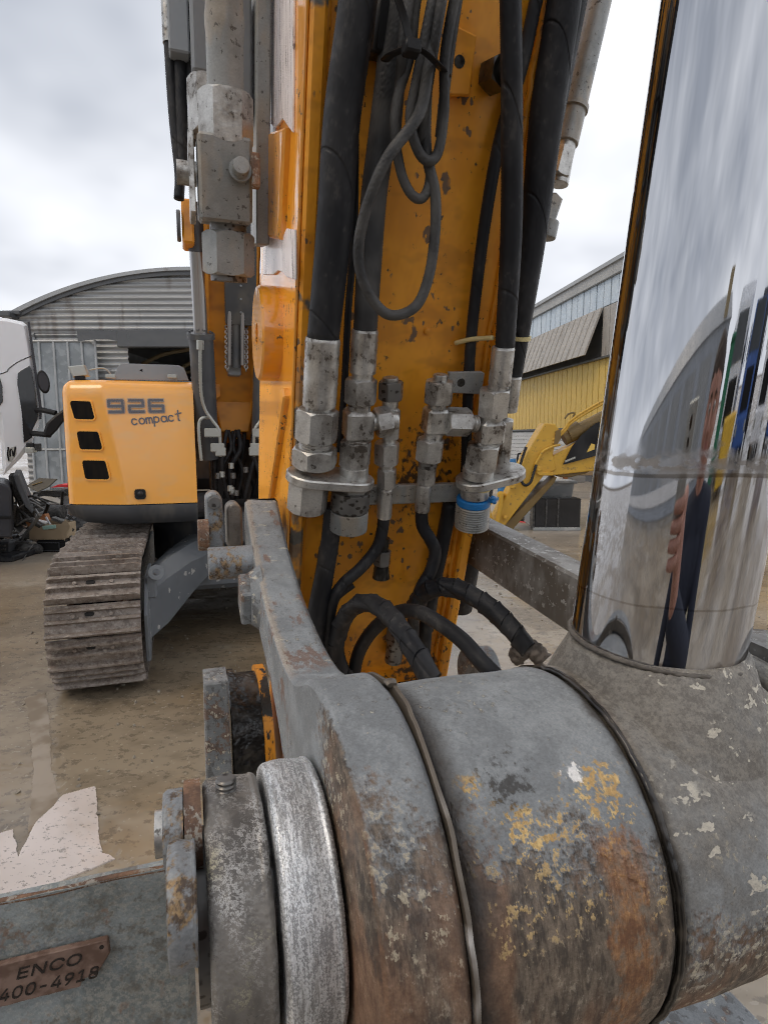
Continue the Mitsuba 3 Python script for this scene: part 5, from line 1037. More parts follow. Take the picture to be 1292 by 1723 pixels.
wpoly([(838, 893), (933, 801), (937, 803), (933, 812), (862, 892), (850, 898)], YD + .03, .30, 'brown_shadow_paint', 'arm_underside')
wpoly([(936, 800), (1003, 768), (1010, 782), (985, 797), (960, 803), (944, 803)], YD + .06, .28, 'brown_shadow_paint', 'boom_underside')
dc = wpoly([(947, 782), (962, 752), (978, 732), (1002, 712), (1020, 706), (1020, 762)], YD - .012, .014, 'black_gloss', 'dark_decal', b=0)
wpoly([(987, 761), (995, 746), (1001, 748), (1000, 756)], YD - .018, .012, 'yellow_sheet', 'decal_triangle', b=0)
wpoly([(950, 775), (968, 768), (968, 771), (951, 778)], YD - .018, .012, 'pale_metal', 'decal_mark', b=0)
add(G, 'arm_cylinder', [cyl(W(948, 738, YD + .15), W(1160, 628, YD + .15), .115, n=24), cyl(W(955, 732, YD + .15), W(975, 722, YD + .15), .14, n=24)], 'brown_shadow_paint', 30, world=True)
for dy in (0, 5): add(G, 'steel_line', tube([W(930, 741 + dy, YD), W(952, 718 + dy, YD), W(962, 706 + dy, YD - .02), W(1000, 682 + dy, YD - .02), W(1150, 600 + dy, YD - .02)], .018, 8, 4), 'yellow_paint', True, world=True)
add(G, 'line_loop', tube([W(950, 704), W(957, 696), (W(966, 695)), W(962, 706)], .014, 8, 6), 'brown_shadow_paint', True, world=True)
add(G, 'black_hose', tube([W(885, 752, YD - .05), W(876, 780, YD - .07), W(874, 800, YD - .07), W(882, 816, YD - .07), W(892, 812, YD - .07), W(897, 798, YD - .06), W(902, 782, YD - .05)], .022, 8, 6), 'rubber', True, world=True)
add(G, 'steel_line', tube([W(900, 782, YD - .03), W(908, 768, YD - .03), W(914, 759, YD - .03), W(928, 752, YD - .03), W(942, 748, YD - .02)], .020, 8, 6), 'yellow_paint', True, world=True)
for x, y, r in ((906, 788, .045), (850, 870, .03), (862, 815, .06), (842, 832, .055)): add(G, 'pin_boss', [cyl(W(x, y, YD - .06), W(x, y, YD + .4), r, n=20, b=.006)], 'yellow_paint', 30, world=True)
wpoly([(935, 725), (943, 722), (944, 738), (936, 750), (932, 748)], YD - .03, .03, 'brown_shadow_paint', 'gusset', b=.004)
wpoly([(906, 788), (915, 795), (932, 795), (930, 800), (908, 800), (902, 795)], YD - .05, .05, 'yellow_paint', 'stop_lug', b=.004)
add(G, 'tipping_link', [tube([W(843, 830, YD - .05), W(842, 850, YD - .05), W(836, 880, YD - .05)], .035, 10, 4), tube([W(834, 838, YD), W(820, 850, YD), W(826, 885, YD)], .05, 10, 4)], 'yellow_paint', 30, world=True)
wpoly([(836, 888), (862, 888), (862, 898), (848, 905), (835, 900)], YD + .05, .3, 'grease', 'arm_foot')
wpoly([(1180, 560), (1290, 545), (1330, 600), (1500, 600), (1520, 800), (1180, 800)], YD - .2, 1.6, 'yellow_paint', 'house', b=.05)
add(G, 'house_window', [wbox([W(1200, 0)[0], YD - .23, 1.9], [W(1280, 0)[0], YD - .2, 3.0])], 'cab_glass', False, world=True)
wpoly([(1150, 870), (1180, 838), (1520, 838), (1550, 875), (1520, 905), (1190, 905)], YD - .5, .5, 'track_steel', 'track', b=.02)
for i in range(16): add(G, 'track_shoe', [cbox(W(1165 + i * 24, 836 if i else 846, YD - .25), [.10, .28, .025], None, .006)], 'track_steel', False, world=True)
# ================================================================ TRUCK AT THE LEFT
mat('truck_white', lambda p, n, uv: mix((.78, .79, .81), (.70, .71, .73), fbm(p.x * 1.5, p.y * 1.5, p.z * 1.5, 3)), .25, clearcoat=.8, clearcoat_gloss=.95)
mat('truck_dark', lambda p, n, uv: mix((.022, .025, .035), (.045, .045, .05), fbm(p.x * 5, p.y * 5, p.z * 5, 3)), .4)
YT = 6.9
TK = thing('truck', 'white truck with its cab tipped forward, at the left edge', 'truck')
TP = WY(52, 700, 6.9); TAX = np.array([.863, .505, 0]); TAZ = np.array([-.505, .863, 0])
def Q(x, y, d=YT): return hit(x, y, TP + TAZ * (d - YT), TAZ, True)
def tpoly(px, d, th, mt, name, b=.02, parent=TK, label=None):
    o_ = (TP + TAZ * (d - YT)) * [1, 1, 0]; P = np.array([Q(x, y, d) - o_ for x, y in px]); return add(parent, name, prism(np.c_[P @ TAX, P[:, 2]], o_, TAX, ZX, th, b, az=TAZ), mt, 30, label, world=True)
tpoly([(-300, 545), (-60, 531), (10, 534), (38, 540), (46, 546), (54, 590), (60, 640), (66, 690), (66, 716), (52, 748), (34, 772), (5, 801), (2, 760), (-3, 700), (-60, 700), (-300, 720)], YT, 2.3, 'truck_white', 'cab', b=.04)
cut = np.array([(-300, 660), (-5, 600), (10, 592), (24, 586), (54, 596)])
add(TK, 'panel_gap', tube([Q(x, y, YT - .001) for x, y in ((-100, 648), (0, 629), (16, 619), (30, 609), (56, 597))], .006, 6, 6), 'truck_dark', True, world=True)
tpoly([(30, 628), (34, 624), (50, 615), (53, 620), (58, 650), (64, 698), (62, 708), (53, 726), (41, 744), (40, 735), (36, 690), (29, 645)], YT - .02, .03, 'cab_glass', 'side_window', b=.004)
tpoly([(-40, 640), (0, 636), (4, 650), (5, 675), (0, 682), (-40, 690)], YT - .02, .03, 'cab_glass', 'sleeper_window', b=.004)
tpoly([(46, 541), (50, 540), (71, 688), (70, 705), (66, 705), (66, 688)], YT - .015, .05, 'truck_dark', 'windscreen_pillar', b=.004)
tpoly([(37, 700), (46, 715), (54, 726), (54, 736), (40, 745)], YT - .05, .05, 'black_plastic', 'corner_panel', b=.006)
def ell(cx, cy, rx, ry, ang, n=24): a = math.radians(ang); return [(cx + rx * math.cos(t) * math.cos(a) - ry * math.sin(t) * math.sin(a), cy + rx * math.cos(t) * math.sin(a) + ry * math.sin(t) * math.cos(a)) for t in np.linspace(0, 2 * np.pi, n, endpoint=False)]
tpoly(ell(73, 642, 10.5, 20, -14), YT - .30, .06, 'black_plastic', 'front_mirror', b=.012); 
tpoly(ell(73, 642, 8, 16, -14), YT - .304, .006, 'truck_dark', 'mirror_glass', b=0)
add(TK, 'mirror_arm', [tube([Q(62, 690, YT - .05), Q(72, 690, YT - .2), Q(94, 695, YT - .3)], .03, 8, 4), tube([Q(54, 729, YT - .05), Q(66, 730, YT - .2), Q(84, 732, YT - .3)], .03, 8, 4)], 'black_plastic', 30, world=True)
tpoly([(73, 728), (78, 712), (94, 697), (110, 686), (113, 692), (108, 708), (96, 724), (85, 735), (76, 734)], YT - .36, .12, 'black_plastic', 'side_mirror', b=.02)
add(TK, 'corner_lamp', [cbox(Q(57, 752, YT - .05), [.05, .08, .05], None, .012)], 'black_gloss', 30, world=True); add(TK, 'lamp_lens', [cbox(Q(52, 757, YT - .10), [.05, .04, .03], None, .008)], 'pale_metal', 30, world=True)
tpoly([(13, 755), (27, 750), (28, 764), (19, 778), (13, 776)], YT - .004, .006, 'pale_metal', 'door_sticker', b=0)
add(TK, 'sticker_letter', [tube([Q(a, b, YT - .008) for a, b in s_], .008, 6, 3) for s_ in (((14, 752), (13, 765), (15, 775)), ((17, 768), (17, 758), (20, 756)), ((21, 758), (23, 768), (26, 752)))], 'black_plastic', True, world=True)
# chassis and engine bay under the tipped cab
tpoly([(-200, 812), (0, 812), (15, 818), (19, 828), (19, 905), (-200, 905)], YT + .05, 1.0, 'truck_dark', 'step_box', b=.02)
tpoly([(-200, 868), (19, 868), (19, 873), (-200, 873)], YT + .03, .05, 'black_plastic', 'step_tread', b=.004)
tpoly([(22, 800), (32, 800), (42, 825), (56, 860), (54, 864), (42, 852), (30, 826)], YT + .2, 1.5, 'grey_machine', 'bonnet_frame', b=.01)
tpoly([(14, 802), (24, 800), (36, 830), (46, 858), (36, 860), (20, 830)], YT + .5, .8, 'rubber_dusty', 'engine_cover', b=.02)
for i in range(7):
    p = Q(rng.uniform(20, 46), rng.uniform(842, 885), YT + rng.uniform(.3, .8)); add(TK, 'engine_pipe', tube([p, p + [.12, .05, .06], p + [.25, .1, -.03]], rng.uniform(.010, .018), 8, 5), ['dark_steel', 'rubber_dusty', 'grease'][i % 3], True, world=True)
tpoly([(-140, 880), (-60, 865), (-20, 880), (-10, 945), (-150, 945)], YT + .3, .35, 'rubber', 'wheel', b=.05)
tpoly([(-200, 830), (60, 858), (60, 880), (-200, 900)], YT + 1.3, .2, 'grease', 'chassis_rail', b=.02)

# ================================================================ SCRAP BESIDE THE TRUCK
mat('cardboard', lambda p, n, uv: mix((.42, .33, .22), (.33, .25, .16), fbm(p.x * 8, p.y * 8, p.z * 8, 3)), .8)
mat('wood_orange', (.36, .15, .06), .6); mat('paper_white', (.72, .70, .68), .7); mat('cloth_green', (.36, .56, .50), .8); mat('red_plastic', (.62, .035, .04), .4); mat('white_plastic', (.55, .56, .58), .4)
mat('dark_board', lambda p, n, uv: mix((.06, .05, .035), (.085, .075, .055), fbm(p.x * 9, p.y * 9, p.z * 9, 3)), .5); mat('ochre_ink', (.40, .25, .06), .6)
def gp(x, y): return WG(x, y)
def sbx(cx, cyb, wpx_, hpx, dpt, mt, name, label, cat, rot=0.0, b=.015, group=None, z0=0.0):
    P = WG(cx, cyb, z0); D = P[1]; w, h = wpx_ * D / 1000 / 2, hpx * D / 1000 / 2
    R = np.array([[math.cos(rot), math.sin(rot), 0], [-math.sin(rot), math.cos(rot), 0], [0, 0, 1]])
    return add(None, name, cbox(P + [0, dpt / 2, h], [w, dpt / 2, h], R, b), mt, 30, label, cat, group, world=True), P, D
k, P, D = sbx(86, 929, 50, 20, .30, 'black_plastic', 'tool_case', 'black case with a framed face under the cardboard box', 'case', .06)
fx = P + [-.0, -.012, .0]; w, h = .36 * .36, .085
add(k, 'face_frame', [cbox(P + [-.02 + a, -.012, .075 + b_], s_, None, .002) for a, b_, s_ in ((0, .05, [.14, .006, .004]), (0, -.05, [.14, .006, .004]), (-.138, 0, [.004, .006, .05]), (.138, 0, [.004, .006, .05]))], 'grey_machine', False, world=True)
add(k, 'side_lug', [cbox(P + [.17, .1, .06], [.05, .12, .06], None, .01)], 'black_plastic', 30, world=True)
# cardboard box on the case
zc_ = .16; C = WG(78, 908, zc_); 
bx_ = thing('cardboard_box', 'open cardboard box full of rubbish standing on the black case', 'box')
bw, bh = .215, .20
walls = [cbox(C + [0, 0, bh / 2], [bw, .006, bh / 2], None, .002), cbox(C + [0, .34, bh / 2], [bw, .006, bh / 2], None, .002), cbox(C + [-bw, .17, bh / 2], [.006, .17, bh / 2], None, .002), cbox(C + [bw, .17, bh / 2], [.006, .17, bh / 2], None, .002), cbox(C + [0, .17, .01], [bw, .17, .008], None, .002)]
add(bx_, 'carton', walls, 'cardboard', 30, world=True)
add(bx_, 'flap', [prism([(-.0, 0), (.10, .10), (.16, .02), (.07, -.18)], C + [bw - .03, -.03, bh - .03], UX, ZX, .008, .001, az=-MX)], 'cardboard', 30, world=True)
add(bx_, 'flap', [prism([(0, 0), (.16, .02), (.14, .10), (-.03, .07)], C + [-bw, -.02, bh - .02], UX, ZX, .008, .001, az=-MX)], 'wood_orange', 30, world=True)
for nm, lb, mt, o, s_, an in (('wood_offcut', 'orange wood offcut poking out of the cardboard box', 'wood_orange', [-.09, .12, .26], [.07, .05, .05], .3), ('folded_paper', 'folded white paper lying in the cardboard box', 'paper_white', [-.06, .03, .235], [.075, .05, .012], -.25), ('green_cloth', 'pale green cloth hanging over the rim of the cardboard box', 'cloth_green', [.06, -.015, .165], [.085, .012, .025], .12), ('metal_scrap', 'dull metal scrap in the right half of the cardboard box', 'dark_steel', [.11, .12, .24], [.08, .05, .022], -.35), ('plastic_strip', 'white plastic strip leaning in the cardboard box', 'white_plastic', [.035, .02, .235], [.012, .012, .07], .5)):
    R = np.array([[math.cos(an), 0, math.sin(an)], [0, 1, 0], [-math.sin(an), 0, math.cos(an)]]); add(None, nm, rough(trimesh.Trimesh(*(lambda m: (m.vertices, m.faces))(cbox([0, 0, 0], s_, R, .006).subdivide()), process=False), .006, 30).apply_translation(C + o), mt, 30, lb, nm.split('_')[1], world=True)
add(None, 'steel_bar', tube([WG(53, 905, .14) - [0, .25, 0], WG(83, 862, .62) - [0, .18, 0]], .022, 6, 1), 'dark_steel', 30, 'dark steel bar leaning against the cardboard box', 'bar', world=True)
add(None, 'thin_rod', tube([WG(38, 944), WG(46, 930, .05), WG(56, 915, .14)], .008, 6, 4), 'dark_steel', 30, 'thin bent rod lying in front of the scrap heap', 'rod', world=True)
add(None, 'chrome_rail', tube([WG(0, 918, .14), WG(14, 913, .16), WG(54, 911, .17)], .012, 8, 4), 'rod_steel', True, 'shiny thin rail across the front of the scrap', 'rail', world=True)
k, P, D = sbx(2, 938, 26, 26, .3, 'grey_machine', 'crate', 'dark grey slatted crate at the left edge of the photo', 'crate', .1)
for i in range(3): add(k, 'slat', [cbox(P + [0, -.01, .05 + i * .05], [.07, .012, .012], None, .002)], 'dark_steel', False, world=True)
sbx(0, 946, 44, 10, .5, 'rubber', 'black_tray', 'flat black tray below the slatted crate', 'tray')
for i, (x, y, r) in enumerate(((36, 936, .10), (52, 934, .08))): add(None, 'rubber_lump', rough(trimesh.creation.icosphere(3, r), .03, 12, i).apply_transform(np.diag([1.3, 1, .8, 1])).apply_translation(WG(x, y) + [0, .1, r * .7]), 'rubber_dusty', True, ('lumpy black scrap rubber left of the thin rod', 'smaller lump of black scrap rubber in front of the black case')[i], 'rubber', world=True)
add(None, 'paper_sheet', prism(np.array([[0, 0], [.07, .05], [.09, .09], [.05, .10], [-.02, .02]]), WG(33, 902, .18), UX, unit([0, .4, 1]), .006), 'paper_white', False, 'white scrap of paper between the truck and the box', 'paper', world=True)
add(None, 'rag', rough(trimesh.creation.icosphere(3, .10), .03, 14, 8).apply_transform(np.diag([1, 1, .8, 1])).apply_translation(WG(28, 908, .06)), 'truck_dark', True, 'crumpled dark rag under the scrap of paper', 'rag', world=True)
pr2 = np.random.default_rng(21); hp = {'dark_steel': [], 'rubber_dusty': [], 'grease': [], 'sheet_grey': [], 'rusty_steel': []}
for i in range(230):
    x, d = pr2.uniform(-30, 116), pr2.uniform(7.7, 10.2); c = WY(x, 735, d) * [1, 1, 0] + ZX * abs(pr2.normal(0, .22)) * (1.25 if x < 60 else .8)
    k2 = list(hp)[int(pr2.choice(5, p=[.25, .25, .25, .1, .15]))]; R = trimesh.transformations.random_rotation_matrix(pr2.random(3))[:3, :3]
    if i % 3: hp[k2].append(cbox(c, pr2.uniform(.015, .14, 3) * [1, .5, .4], R, .004))
    else: hp[k2].append(cyl(c, c + R[0] * pr2.uniform(.15, .6), pr2.uniform(.008, .03), n=8))
SPK = thing('scrap_pile', 'low jumbled pile of dark metal and rubber scrap between the truck and the shed door', 'scrap'); lab(SPK, kind='stuff')
for n_, (k2, v2) in enumerate(hp.items()): add(SPK, ('steel_bits', 'rubber_bits', 'oily_bits', 'sheet_bits', 'rusty_bits')[n_], v2, k2, False, kind='stuff', world=True)
# wheel rim / black pot, white bin with red lid, dark board, bench
Pp = WG(120, 905); add(None, 'plastic_pot', [revolve([(.11, 0), (.125, .10), (.135, .11), (.135, .14), (.13, .15), (.115, .155), (.09, .24), (.04, .29), (0, .30)], Pp + [0, .3, .0], ZX, 32)], 'rubber_dusty', 40, 'domed black plastic pot beside the white bin', 'pot', world=True)
sbx(122, 915, 20, 17, .4, 'sheet_pale', 'concrete_block', 'grey concrete block under the domed pot', 'block', b=.02)
k, P, D = sbx(118, 888, 26, 58, .5, 'white_plastic', 'plastic_bin', 'white plastic bin beside the orange machine box', 'bin'); add(k, 'rim', [cbox(P + [0, .22, 58 * D / 1000 - .05], [.14, .27, .03], None, .01)], 'paper_white', 30, world=True)
LZ = WY(110, 818, 10.2); add(None, 'red_lid', [prism([(-.27, -.03), (-.12, .03), (.26, .03), (.26, -.02), (.06, -.03), (-.05, -.015)], LZ, UX, ZX, .5, .006, az=MX)], 'red_plastic', 30, 'red plastic lid lying on the scrap', 'tray', world=True)  # loose red lid resting on the scrap
DBp = WY(66, 818, 9.6); kb = add(None, 'dark_board', [prism([(-.20, .0), (-.02, .14), (.28, .12), (.16, -.02), (.0, -.11)], DBp, UX, unit([0, .5, 1]), .02, .003)], 'dark_board', 30, 'dark brown board with an ochre mark on top of the scrap', 'board', world=True)
add(kb, 'ochre_mark', tube([DBp + [-.10, -.025, .02], DBp + [0, -.025 + .03, .055], DBp + [.05, .0, .07]], .012, 6, 4, flat=.4), 'ochre_ink', True, world=True)
add(None, 'scrap_bench', [wbox([WY(50, 0, 9.3)[0], 9.6, .1], [WY(140, 0, 9.3)[0], 10.4, .48], .02)], 'rubber_dusty', 30, 'low dark bench of scrap behind the cardboard box', 'bench', world=True)
add(None, 'rolled_tarp', rough(tube([WY(56, 862, 9.0), WY(85, 862, 9.0), WY(106, 862, 9.0)], .115, 20, 10), .012, 8), 'rubber_dusty', True, 'long dark roll of tarpaulin behind the cardboard box', 'tarpaulin', world=True)
add(None, 'black_sheet', rough(prism([(-.30, -.03), (-.12, .09), (.22, .10), (.30, .03), (.1, -.02), (-.1, .0)], WY(82, 835, 9.4), UX, ZX, .5, .004, az=MX).subdivide().subdivide(), .02, 7), 'grease', 30, 'black plastic sheet heaped under the dark board', 'sheet', world=True)
add(None, 'fuel_can', [cbox(WY(139, 790, 13.0), [.10, .12, .28], None, .04)], 'truck_dark', 30, 'dark drum standing against the shed door', 'drum', world=True)

# ================================================================ THINGS AT THE RIGHT
mat('blue_drum', (.05, .19, .42), .4); mat('bin_grey', lambda p, n, uv: mix((.26, .275, .28), (.42, .42, .41), smoothstep(.5, .7, fbm(p.x * 5, p.y * 5, p.z * 8, 3))), .5); mat('orange_plastic', (.62, .14, .03), .5)
for i, (x, yt, yb, d, lb) in enumerate(((858, 772, 800, 15.0, 'blue barrel in front of the white shutter'), (846, 816, 846, 11.5, 'lower blue tub behind the yellow arm'))):
    t_, b_ = WY(x, yt, d), WY(x, yb, d); r = 9.5 * d / 1000; hh = t_[2] - b_[2]
    add(None, 'blue_barrel', [revolve([(r * .95, 0), (r, hh * .3), (r * 1.03, hh * .33), (r, hh * .36), (r, hh * .63), (r * 1.03, hh * .66), (r, hh * .69), (r * .97, hh * .97), (r * .9, hh), (0, hh * .985)], b_, ZX, 28)] + ([cyl(b_ * [1, 1, 0] + ZX * .0, b_, r * .9, n=24)] if b_[2] > .05 else []), 'blue_drum', 35, lb, 'barrel', world=True)
CR = thing('wire_chair', 'black metal rack between the shutter and the yellow arm', 'rack')
add(CR, 'rack_frame', [tube([WY(870, 790, 13), WY(871, 768, 13), WY(875, 763, 13), WY(893, 767, 13)], .02, 8, 4), tube([WY(872, 778, 13), WY(890, 780, 13)], .02, 8, 1), tube([WY(893, 767, 13), WY(893, 815, 13) ], .02, 8, 1)], 'black_plastic', True, world=True)
k = thing('skip_bin', 'grey plastic bin with a black front under the yellow boom', 'bin')
BW0, BW1 = WY(925, 0, 9.5)[0], WY(1010, 0, 9.5)[0]
z_ = lambda y: WY(646, y, 9.5)[2]
add(k, 'black_front', [wbox([BW0, 9.42, .02], [BW1, 9.75, z_(838)], .012)], 'black_gloss', 30, world=True); 
for x in (926, 949, 971): add(k, 'front_rib', [wbox([WY(x, 0, 9.4)[0] - .012, 9.40, .02], [WY(x, 0, 9.4)[0] + .012, 9.42, z_(838)])], 'rubber_dusty', False, world=True)
add(k, 'base_rail', [wbox([BW0 - .03, 9.38, .0], [BW1, 9.44, .05], .006)], 'bin_grey', 30, world=True)
add(k, 'tub', [trimesh.convex.convex_hull(np.array([[x, y, z] for x, y, z in ((BW0 + .06, 9.9, z_(840)), (BW1, 9.9, z_(840)), (BW0 + .0, 9.8, z_(815)), (BW1, 9.8, z_(815)), (BW0 + .06, 10.7, z_(840)), (BW1, 10.7, z_(840)), (BW0, 10.8, z_(815)), (BW1, 10.8, z_(815)))])), wbox([BW0 + .06, 9.9, 0], [BW1, 10.7, z_(838)], .01)], 'bin_grey', 30, world=True)
add(k, 'tub_rim', [wbox([BW0 - .04, 9.74, z_(816)], [BW1 + .04, 10.86, z_(811)], .015)], 'bin_grey', 30, world=True)
for i, (x0, x1, y0, y1, mt, lb) in enumerate(((940, 947, 797, 812, 'paper_white', 'pale plank standing in the grey bin'), (950, 956, 799, 812, 'wood_orange', 'brown plank standing in the grey bin'), (962, 985, 800, 812, 'sheet_pale', 'grey sack heaped on the grey bin'), (972, 1002, 786, 800, 'cardboard', 'cardboard leaning behind the grey bin'))):
    a, b_ = WY(x0, y1, 10.2), WY(x1, y0, 10.2); add(None, 'bin_filling', rough(boxab(a, b_ + [0, .3, 0], .01).subdivide().subdivide(), .012, 9, i), mt, 30, lb, ('plank', 'plank', 'sack', 'cardboard')[i], world=True)
a, b_ = WY(899, 858, 10.6), WY(925, 820, 10.6); add(None, 'orange_sheet', [prism([(0, 0), (.28, 0), (.28, .42), (.18, .42)], a, UX, ZX, .04, .004, az=MX)], 'orange_plastic', 30, 'orange plastic sheet leaning beside the grey bin', 'sheet', world=True)
add(None, 'orange_pole', [tube([WG(921, 873), WG(896, 870) + ZX * .35], .02, 8, 1), tube([WG(918, 872), WG(899, 868) + ZX * .22], .016, 8, 1)], 'orange_plastic', 30, 'orange poles leaning by the tyres', 'pole', world=True)
for i, (x, y, r, zz_, lb) in enumerate(((902, 873, .19, 0, 'tyre lying nearest the orange poles'), (884, 876, .14, 0, 'small tyre lying by the foot of the yellow arm'), (917, 858, .18, .16, 'tyre leaning against the grey bin'))):
    m = trimesh.creation.torus(r, r * .42, 28, 14); add(None, 'tyre', m.apply_transform(trimesh.transformations.rotation_matrix(.9 if i == 2 else .08, [1, 0.2, 0])).apply_translation(WG(x, y) + ZX * (r * .42 + zz_)), 'rubber_dusty', True, lb, 'tyre', 'loose tyres at the right', world=True)
add(None, 'red_hose', tube([WG(868, 878), WG(880, 879), WG(900, 881), WG(925, 886), WG(960, 888)] , .018, 8, 6), 'red_plastic', True, 'thin red hose snaking over the ground at the right', 'hose', world=True)
# ================================================================ BEHIND THE CAMERA: WHAT THE CHROME ROD MIRRORS
def cabover(cx, cy, yaw, mt, label, hgt=3.3):
    k = thing('parked_truck', label, 'truck', None); R = np.array([[math.cos(yaw), -math.sin(yaw), 0], [math.sin(yaw), math.cos(yaw), 0], [0, 0, 1]])
    def A(n, m, mt_, s_=30): m = cat_(m).copy(); m.vertices = m.vertices @ R.T + [cx, cy, 0]; add(k, n, m, mt_, s_, world=True)
    A('cab', prism([(0, .95), (0, 2.0), (.22, hgt - .3), (.5, hgt), (2.1, hgt), (2.2, hgt - .2), (2.2, .95)], [-1.2, 0, 0], MX, ZX, 2.4, .06), mt)
    A('bumper', [boxab([-1.2, -.08, .35], [1.2, .5, .95], .06)], mt); A('grille', [boxab([-.8, -.025, 1.0], [.8, .02, 1.75], .02)], 'black_plastic')
    V = np.array([[-1.08, -.03, 2.0], [1.08, -.03, 2.0], [1.0, .17, 2.85], [-1.0, .17, 2.85]]); A('windscreen', trimesh.convex.convex_hull(np.vstack([V, V + [0, .03, 0]])), 'cab_glass', False)
    for s_ in (-1, 1):
        A('side_window', [boxab([s_ * 1.2 - .012, .45, 1.95], [s_ * 1.2 + .012, 1.35, 2.7])], 'cab_glass', False); A('headlight', [boxab([s_ * .95 - .17, -.10, .62], [s_ * .95 + .17, -.05, .82], .02)], 'pale_metal')
        A('mirror', [boxab([s_ * 1.42 - .07, .0, 1.9], [s_ * 1.42 + .07, .1, 2.5], .03)], 'black_plastic')
        for w_y in (1.0, 5.2): A('wheel', [cyl([s_ * 1.2 - s_ * .32, w_y, .5], [s_ * 1.2, w_y, .5], .5, n=32, b=.05)], 'rubber')
    A('chassis', [boxab([-.45, .6, .6], [.45, 6.5, .85], .02)], 'truck_dark'); A('body_box', [boxab([-1.25, 2.6, 1.0], [1.25, 7.2, hgt - .3], .04)], 'grey_light' if mt == 'truck_white' else mt)
mat('truck_blue', (.03, .10, .34), .3, clearcoat=.7); mat('truck_yellow', (.70, .42, .04), .4)
cabover(2.6, -10.6, math.pi, 'truck_white', 'white truck standing behind the photographer')
cabover(6.0, -9.6, math.pi + .4, 'truck_blue', 'blue truck standing behind the photographer', 2.9)
cabover(9.2, -6.6, math.pi + .8, 'truck_white', 'second white truck at the far end behind the photographer', 3.5)
cabover(4.0, -13.2, math.pi + .1, 'truck_white', 'third white truck in the back row behind the photographer', 3.7)
cabover(8.6, -11.6, math.pi + .45, 'truck_dark', 'black truck in the back row behind the photographer', 3.4)
cabover(11.8, -8.4, math.pi + .8, 'truck_white', 'white truck parked beside the black one behind the photographer', 3.8)
cabover(12.6, -3.6, math.pi + 1.1, 'truck_blue', 'second blue truck at the right behind the photographer', 3.2)
mat('bin_green', (.02, .16, .08), .4)
add(None, 'green_container', [boxab([.75, -9.9, .1], [1.35, -8.9, 2.3], .05), boxab([.7, -9.95, 2.3], [1.4, -8.85, 2.4], .03)], 'bin_green', 30, 'tall green container beside the storage hall behind the photographer', 'container', world=True)
add(None, 'yellow_skip', prism([(0, .15), (1.3, .15), (1.7, 1.15), (-.3, 1.15)], [2.2, -8.4, 0], UX, ZX, 1.1, .03), 'truck_yellow', 30, 'yellow steel skip in front of the white truck behind the photographer', 'skip', world=True)
mat('trailer_grey', lambda p, n, uv: mix((.36, .38, .41), (.30, .32, .35), fbm(p.x, p.y, p.z, 3)), .5)
TR = thing('storage_hall', 'long grey storage hall behind the photographer on the left', 'building')
def tra(n, m, mt, s_=30):
    m = cat_(m).copy(); a = -.36; R = np.array([[math.cos(a), -math.sin(a), 0], [math.sin(a), math.cos(a), 0], [0, 0, 1]]); m.vertices = m.vertices @ R.T + [-.2, -12.4, 0]; add(TR, n, m, mt, s_, world=True)
tra('wall', [boxab([-32, -6, 0], [0, 0, 3.1], .02)], 'trailer_grey'); tra('plinth', [boxab([-32, .005, .35], [0, .06, .75], .01)], 'paper_white'); tra('roof', [prism([(0.1, 3.1), (-3, 4.1), (-6.1, 3.1)], [-32.1, 0, 0], MX, ZX, 32.3, 0)], 'sheet_pale')
for x in np.arange(-30, -1, 3.1): tra('gate', [boxab([x, .005, .8], [x + 2.2, .05, 2.7], .01)], 'sheet_pale')
tra('chimney', [boxab([-1.6, -.8, 3.2], [-.9, -.2, 4.1], .02)], 'timber')
# the photographer and the phone
skin_c = lambda p, n, uv: mix((.50, .27, .20), (.43, .21, .15), fbm(p.x * 60, p.y * 60, p.z * 60, 3))
mat('skin', skin_c, .5); mat('jacket_cloth', lambda p, n, uv: mix((.018, .022, .038), (.03, .034, .05), noise(p.x * 200, p.y * 200, p.z * 200)), .85); mat('trouser_cloth', (.02, .022, .03), .85); mat('hair_brown', lambda p, n, uv: mix((.035, .022, .014), (.07, .045, .03), noise(p.x * 400, p.y * 400, p.z * 60)), .6); mat('boot_leather', (.05, .03, .02), .6)
mat('eye_white', (.75, .74, .72), .2); mat('iris_brown', (.03, .018, .01), .15); mat('lip_skin', (.36, .13, .11), .45)
PS = thing('person', 'person in a dark jacket holding up a phone, mirrored in the chrome rod', 'person')
fx, fy = .09, -.56
def chain(js):
    out = Manifold()
    for a, ra, b, rb in js: out += sphere_set([(a, ra), (b, rb)])
    return out
def body(js, ln=.012, it=12):
    m = man(chain(js).refine_to_length(ln)); m.merge_vertices(); return trimesh.smoothing.filter_taubin(m, iterations=it)
B_ = lambda x, y, z: np.array([fx + x, fy + y, z - .10 * min(1, max(0, (z - .5) / .4))])
hip, wst, chs, nk = B_(0, -.03, .93), B_(0, -.03, 1.08), B_(0, -.04, 1.28), B_(0, -.02, 1.44)
sl, sr = B_(-.19, -.04, 1.37), B_(.19, -.04, 1.37)
el, er = B_(-.27, .02, 1.10), B_(.25, .08, 1.12)
wl_, wr_ = B_(-.25, .06, .87), np.array([.055, -.075, 1.305])
tor = [(hip, .15, wst, .135), (wst, .135, chs, .15), (B_(-.09, -.04, 1.3), .12, B_(.09, -.04, 1.3), .12), (B_(-.08, -.03, 1.0), .12, B_(.08, -.03, 1.0), .12), (chs, .14, nk, .07), (sl, .075, B_(-.05, -.03, 1.38), .09), (sr, .075, B_(.05, -.03, 1.38), .09), (sl, .07, el, .052), (el, .052, wl_, .04), (sr, .07, er, .052), (er, .052, wr_ + [.012, -.03, -.045], .038)]
add(PS, 'jacket', body(tor), 'jacket_cloth', True, world=True)
lg = []
